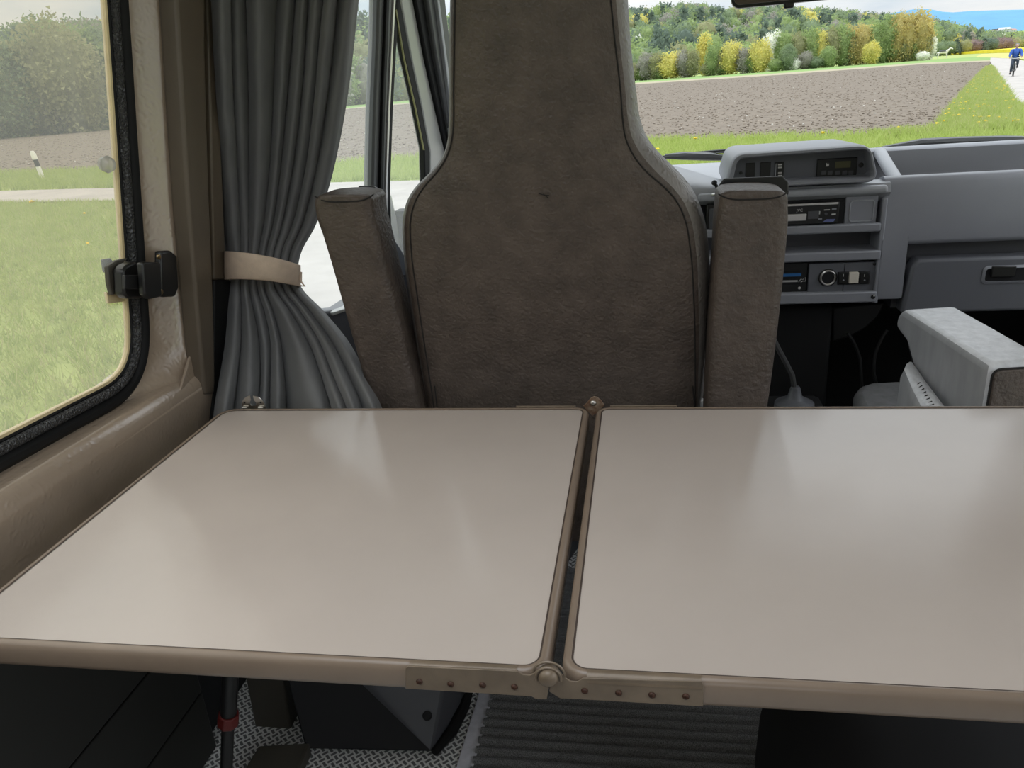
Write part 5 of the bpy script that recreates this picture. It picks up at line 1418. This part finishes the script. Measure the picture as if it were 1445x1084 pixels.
fw_ = gp(1429.5, 108.5); back_dir = pdn                                # rides towards the van
hd = -back_dir; rt = np.array([-hd[1], hd[0], 0.0]) * -1               # rider's right seen from behind
bike = thing('bicycle', 'dark bicycle with white handlebar ridden along the gravel track', 'bicycle', fw_ - hd * .5)
def bp(f, s, z): return fw_ + hd * f + rt * s + np.array([0, 0, z + .02])   # f: metres ahead of the front hub
M['tyre'] = mat('tyre', (.02, .02, .02), .8); M['frame_dark'] = mat('bike_frame', (.05, .06, .07), .35)
for f in (0.0, -1.05):
    g = G(); g.tube([bp(f + .34 * math.cos(a), 0, .345 + .34 * math.sin(a)) for a in np.linspace(0, 2 * math.pi, 29)[:-1]], .022, 8, True); wh = obj('wheel', g, M['tyre'], bike)
    g = G()
    for a in np.linspace(0, math.pi, 9)[:-1]: g.tube([bp(f + .33 * math.cos(a), 0, .345 + .33 * math.sin(a)), bp(f - .33 * math.cos(a), 0, .345 - .33 * math.sin(a))], .003, 4)
    g.tube([bp(f, -.05, .345), bp(f, .05, .345)], .02, 8); obj('spokes', g, M['steel'], wh)
g = G()
for a, b in (((0, .05, .345), (-.12, .04, .72)), ((0, -.05, .345), (-.12, -.04, .72)), ((-.12, 0, .72), (-.17, 0, .95)), ((-.14, 0, .75), (-.55, 0, .30)), ((-.15, 0, .86), (-.70, 0, .78)), ((-.55, 0, .30), (-.74, 0, .92)), ((-1.05, .06, .345), (-.55, .03, .30)), ((-1.05, -.06, .345), (-.55, -.03, .30)), ((-1.05, .06, .345), (-.70, .02, .78)), ((-1.05, -.06, .345), (-.70, -.02, .78))):
    g.tube([bp(*a), bp(*b)], .017, 6)
obj('frame', g, M['frame_dark'], bike)
g = G(); g.tube([bp(-.28, .30, .99), bp(-.20, .26, 1.02), bp(-.15, .08, .99), bp(-.15, -.08, .99), bp(-.20, -.26, 1.02), bp(-.28, -.30, .99)], .016, 6); obj('handlebar', g, M['white_paint'], bike, label='white handlebar')
g = G(); g.lathe(bp(-.76, 0, .93), (0, 0, 1), [(.001, -.03), (.09, -.02), (.10, .01), (.06, .03), (.001, .03)], 12); obj('saddle', g, M['tyre'], bike)
g = G(); g.tube([bp(-.55, -.10, .30), bp(-.55, .10, .30)], .02); g.tube([bp(-.55, .10, .30), bp(-.53, .12, .14)], .012); g.tube([bp(-.55, -.10, .30), bp(-.57, -.12, .46)], .012)
g.box(*(lambda c: (c[0] - .05, c[0] + .05, c[1] - .05, c[1] + .05, c[2] - .012, c[2] + .012))(bp(-.53, .16, .13))); g.box(*(lambda c: (c[0] - .05, c[0] + .05, c[1] - .05, c[1] + .05, c[2] - .012, c[2] + .012))(bp(-.57, -.16, .47))); obj('crank', g, M['frame_dark'], bike)
man = thing('person', 'person in a blue jacket and dark trousers riding a bicycle on the track', 'person', fw_ - hd * .5)
J = [bp(-.74, 0, 1.0), bp(-.70, 0, 1.15), bp(-.62, 0, 1.35), bp(-.57, 0, 1.47), bp(-.54, 0, 1.55), bp(-.52, 0, 1.66), bp(-.51, 0, 1.74),
     bp(-.57, .19, 1.45), bp(-.48, .30, 1.20), bp(-.28, .29, 1.04), bp(-.57, -.19, 1.45), bp(-.48, -.30, 1.20), bp(-.28, -.29, 1.04),
     bp(-.72, .09, .97), bp(-.34, .13, .66), bp(-.54, .15, .22), bp(-.44, .16, .15), bp(-.72, -.09, .97), bp(-.32, -.13, .92), bp(-.58, -.15, .56), bp(-.46, -.16, .50)]
Ed = [(0, 1), (1, 2), (2, 3), (3, 4), (4, 5), (5, 6), (3, 7), (7, 8), (8, 9), (3, 10), (10, 11), (11, 12), (0, 13), (13, 14), (14, 15), (15, 16), (0, 17), (17, 18), (18, 19), (19, 20)]
Rr = [.03, .03, .03, .03, .058, .095, .075, .05, .05, .04, .05, .05, .04, .06, .068, .045, .035, .095, .068, .045, .035]
skin_fig('body', J, Ed, Rr, 'skin', man, 1)
Jj = [J[k] for k in (0, 1, 2, 3, 7, 8, 9, 10, 11, 12)]; Jj[6] = J[9] * .85 + J[8] * .15; Jj[9] = J[12] * .85 + J[11] * .15
skin_fig('jacket', Jj, [(0, 1), (1, 2), (2, 3), (3, 4), (4, 5), (5, 6), (3, 7), (7, 8), (8, 9)], [.165, .19, .22, .17, .13, .085, .058, .115, .085, .058], 'jacket', man, 1)
g = G(); g.ball(J[2] + hd * .03 - np.array([0, 0, .02]), .175, 9, (1, 1, 1.25)); g.ball(J[1] + hd * .03, .165, 9, (1, 1, 1.2)); obj('jacket_front', g, M['jacket'], man, smooth=180)
Jt = [J[k] for k in (0, 13, 14, 15, 17, 18, 19)]
skin_fig('trousers', Jt, [(0, 1), (1, 2), (2, 3), (0, 4), (4, 5), (5, 6)], [.155, .115, .088, .062, .115, .088, .062], 'trousers', man, 1)
for a, b in ((15, 16), (19, 20)):
    g = G(); g.tube([J[a] - hd * .05 - np.array([0, 0, .03]), J[b] + hd * .02 - np.array([0, 0, .0]), J[b] + hd * .10], [.055, .055, .03], 8); obj('shoe', g, M['shoe'], man)
g = G(); hc = bp(-.53, 0, 1.69); g.ball(hc + np.array([0, 0, .03]), .115, 10, (1, 1, .9)); hr2 = obj('hair', g, M['hair'], man)
g = G(); fc = hc + hd * .065 - np.array([0, 0, .015])
g.ball(fc, .085, 8, (1, 1, 1.15)); face = obj('face', g, M['skin'], man)
g = G(); g.tube([fc + hd * .08 + np.array([0, 0, .02]), fc + hd * .105 - np.array([0, 0, .015])], [.008, .014], 6); obj('nose', g, M['skin'], face)
for s in (-1, 1):
    g = G(); g.ball(fc + hd * .078 + rt * .032 * s + np.array([0, 0, .03]), .010, 6); obj('eye', g, M['shoe'], face)
    g = G(); hnd = J[9] if s > 0 else J[12]
    for k in range(4): g.tube([hnd + rt * s * (-.03 + .02 * k) - hd * .03, hnd + rt * s * (-.03 + .02 * k) + hd * .03 + np.array([0, 0, .005]), hnd + rt * s * (-.03 + .02 * k) + hd * .035 - np.array([0, 0, .035])], .010, 5)
    obj('fingers', g, M['skin'], man)
# white horse with a dark blanket at the corner of the field
hb = bear(1331, 77); HD = 262.0
h0 = pol(hb, HD); rt_h = np.array([math.cos(hb), -math.sin(hb), 0])
horse = thing('horse', 'white horse wearing a dark blanket beside the yellow rapeseed field', 'horse', h0)
M['horse_white'] = mat('white_coat', (.72, .70, .66), .7); M['blanket'] = mat('dark_blanket', (.055, .06, .07), .8); M['mane'] = mat('pale_mane', (.55, .52, .47), .8)
def hq(s, z, d=0): return h0 + rt_h * s * 1.5 + np.array([0, 0, z * 1.32]) + _n(h0 * np.array([1, 1, 0])) * d
Jh = [hq(-.75, 1.25), hq(-.35, 1.2), hq(.1, 1.18), hq(.55, 1.25), hq(.85, 1.55), hq(1.08, 1.90), hq(1.30, 1.82), hq(1.52, 1.66),
      hq(-.80, .95, .16), hq(-.70, .62, .16), hq(-.88, .42, .16), hq(-.82, .04, .16), hq(-.82, .95, -.16), hq(-.74, .62, -.16), hq(-.92, .42, -.16), hq(-.86, .04, -.16),
      hq(.55, .90, .15), hq(.57, .48, .15), hq(.55, .04, .15), hq(.58, .90, -.15), hq(.62, .48, -.15), hq(.60, .04, -.15), hq(-1.02, 1.20), hq(-1.10, .75)]
Eh = [(0, 1), (1, 2), (2, 3), (3, 4), (4, 5), (5, 6), (6, 7), (0, 8), (8, 9), (9, 10), (10, 11), (0, 12), (12, 13), (13, 14), (14, 15), (3, 16), (16, 17), (17, 18), (3, 19), (19, 20), (20, 21), (0, 22), (22, 23)]
skin_fig('body', Jh, Eh, [1.4 * q_ for q_ in [.30, .30, .29, .29, .20, .14, .13, .085, .17, .10, .075, .06, .17, .10, .075, .06, .13, .075, .06, .13, .075, .06, .06, .07]], 'horse_white', horse, 1, 2)
g = G(); rows = []
for s in np.linspace(-.70, .40, 9):
    rows.append([hq(s, 1.20 + .40 * math.cos(a), .50 * math.sin(a)) for a in np.linspace(-1.15, 1.15, 13)])
g.grid(rows); obj('blanket', g, M['blanket'], horse, smooth=180, solid=.03)
for d in (-.07, .07):
    g = G(); g.tube([hq(1.04, 1.98, d), hq(1.03, 2.16, d)], [.045, .008], 6); obj('ear', g, M['horse_white'], horse)
g = G(); g.tube([hq(1.0, 2.02), hq(.85, 1.82), hq(.68, 1.58)], [.03, .06, .04], 6); obj('mane', g, M['mane'], horse)
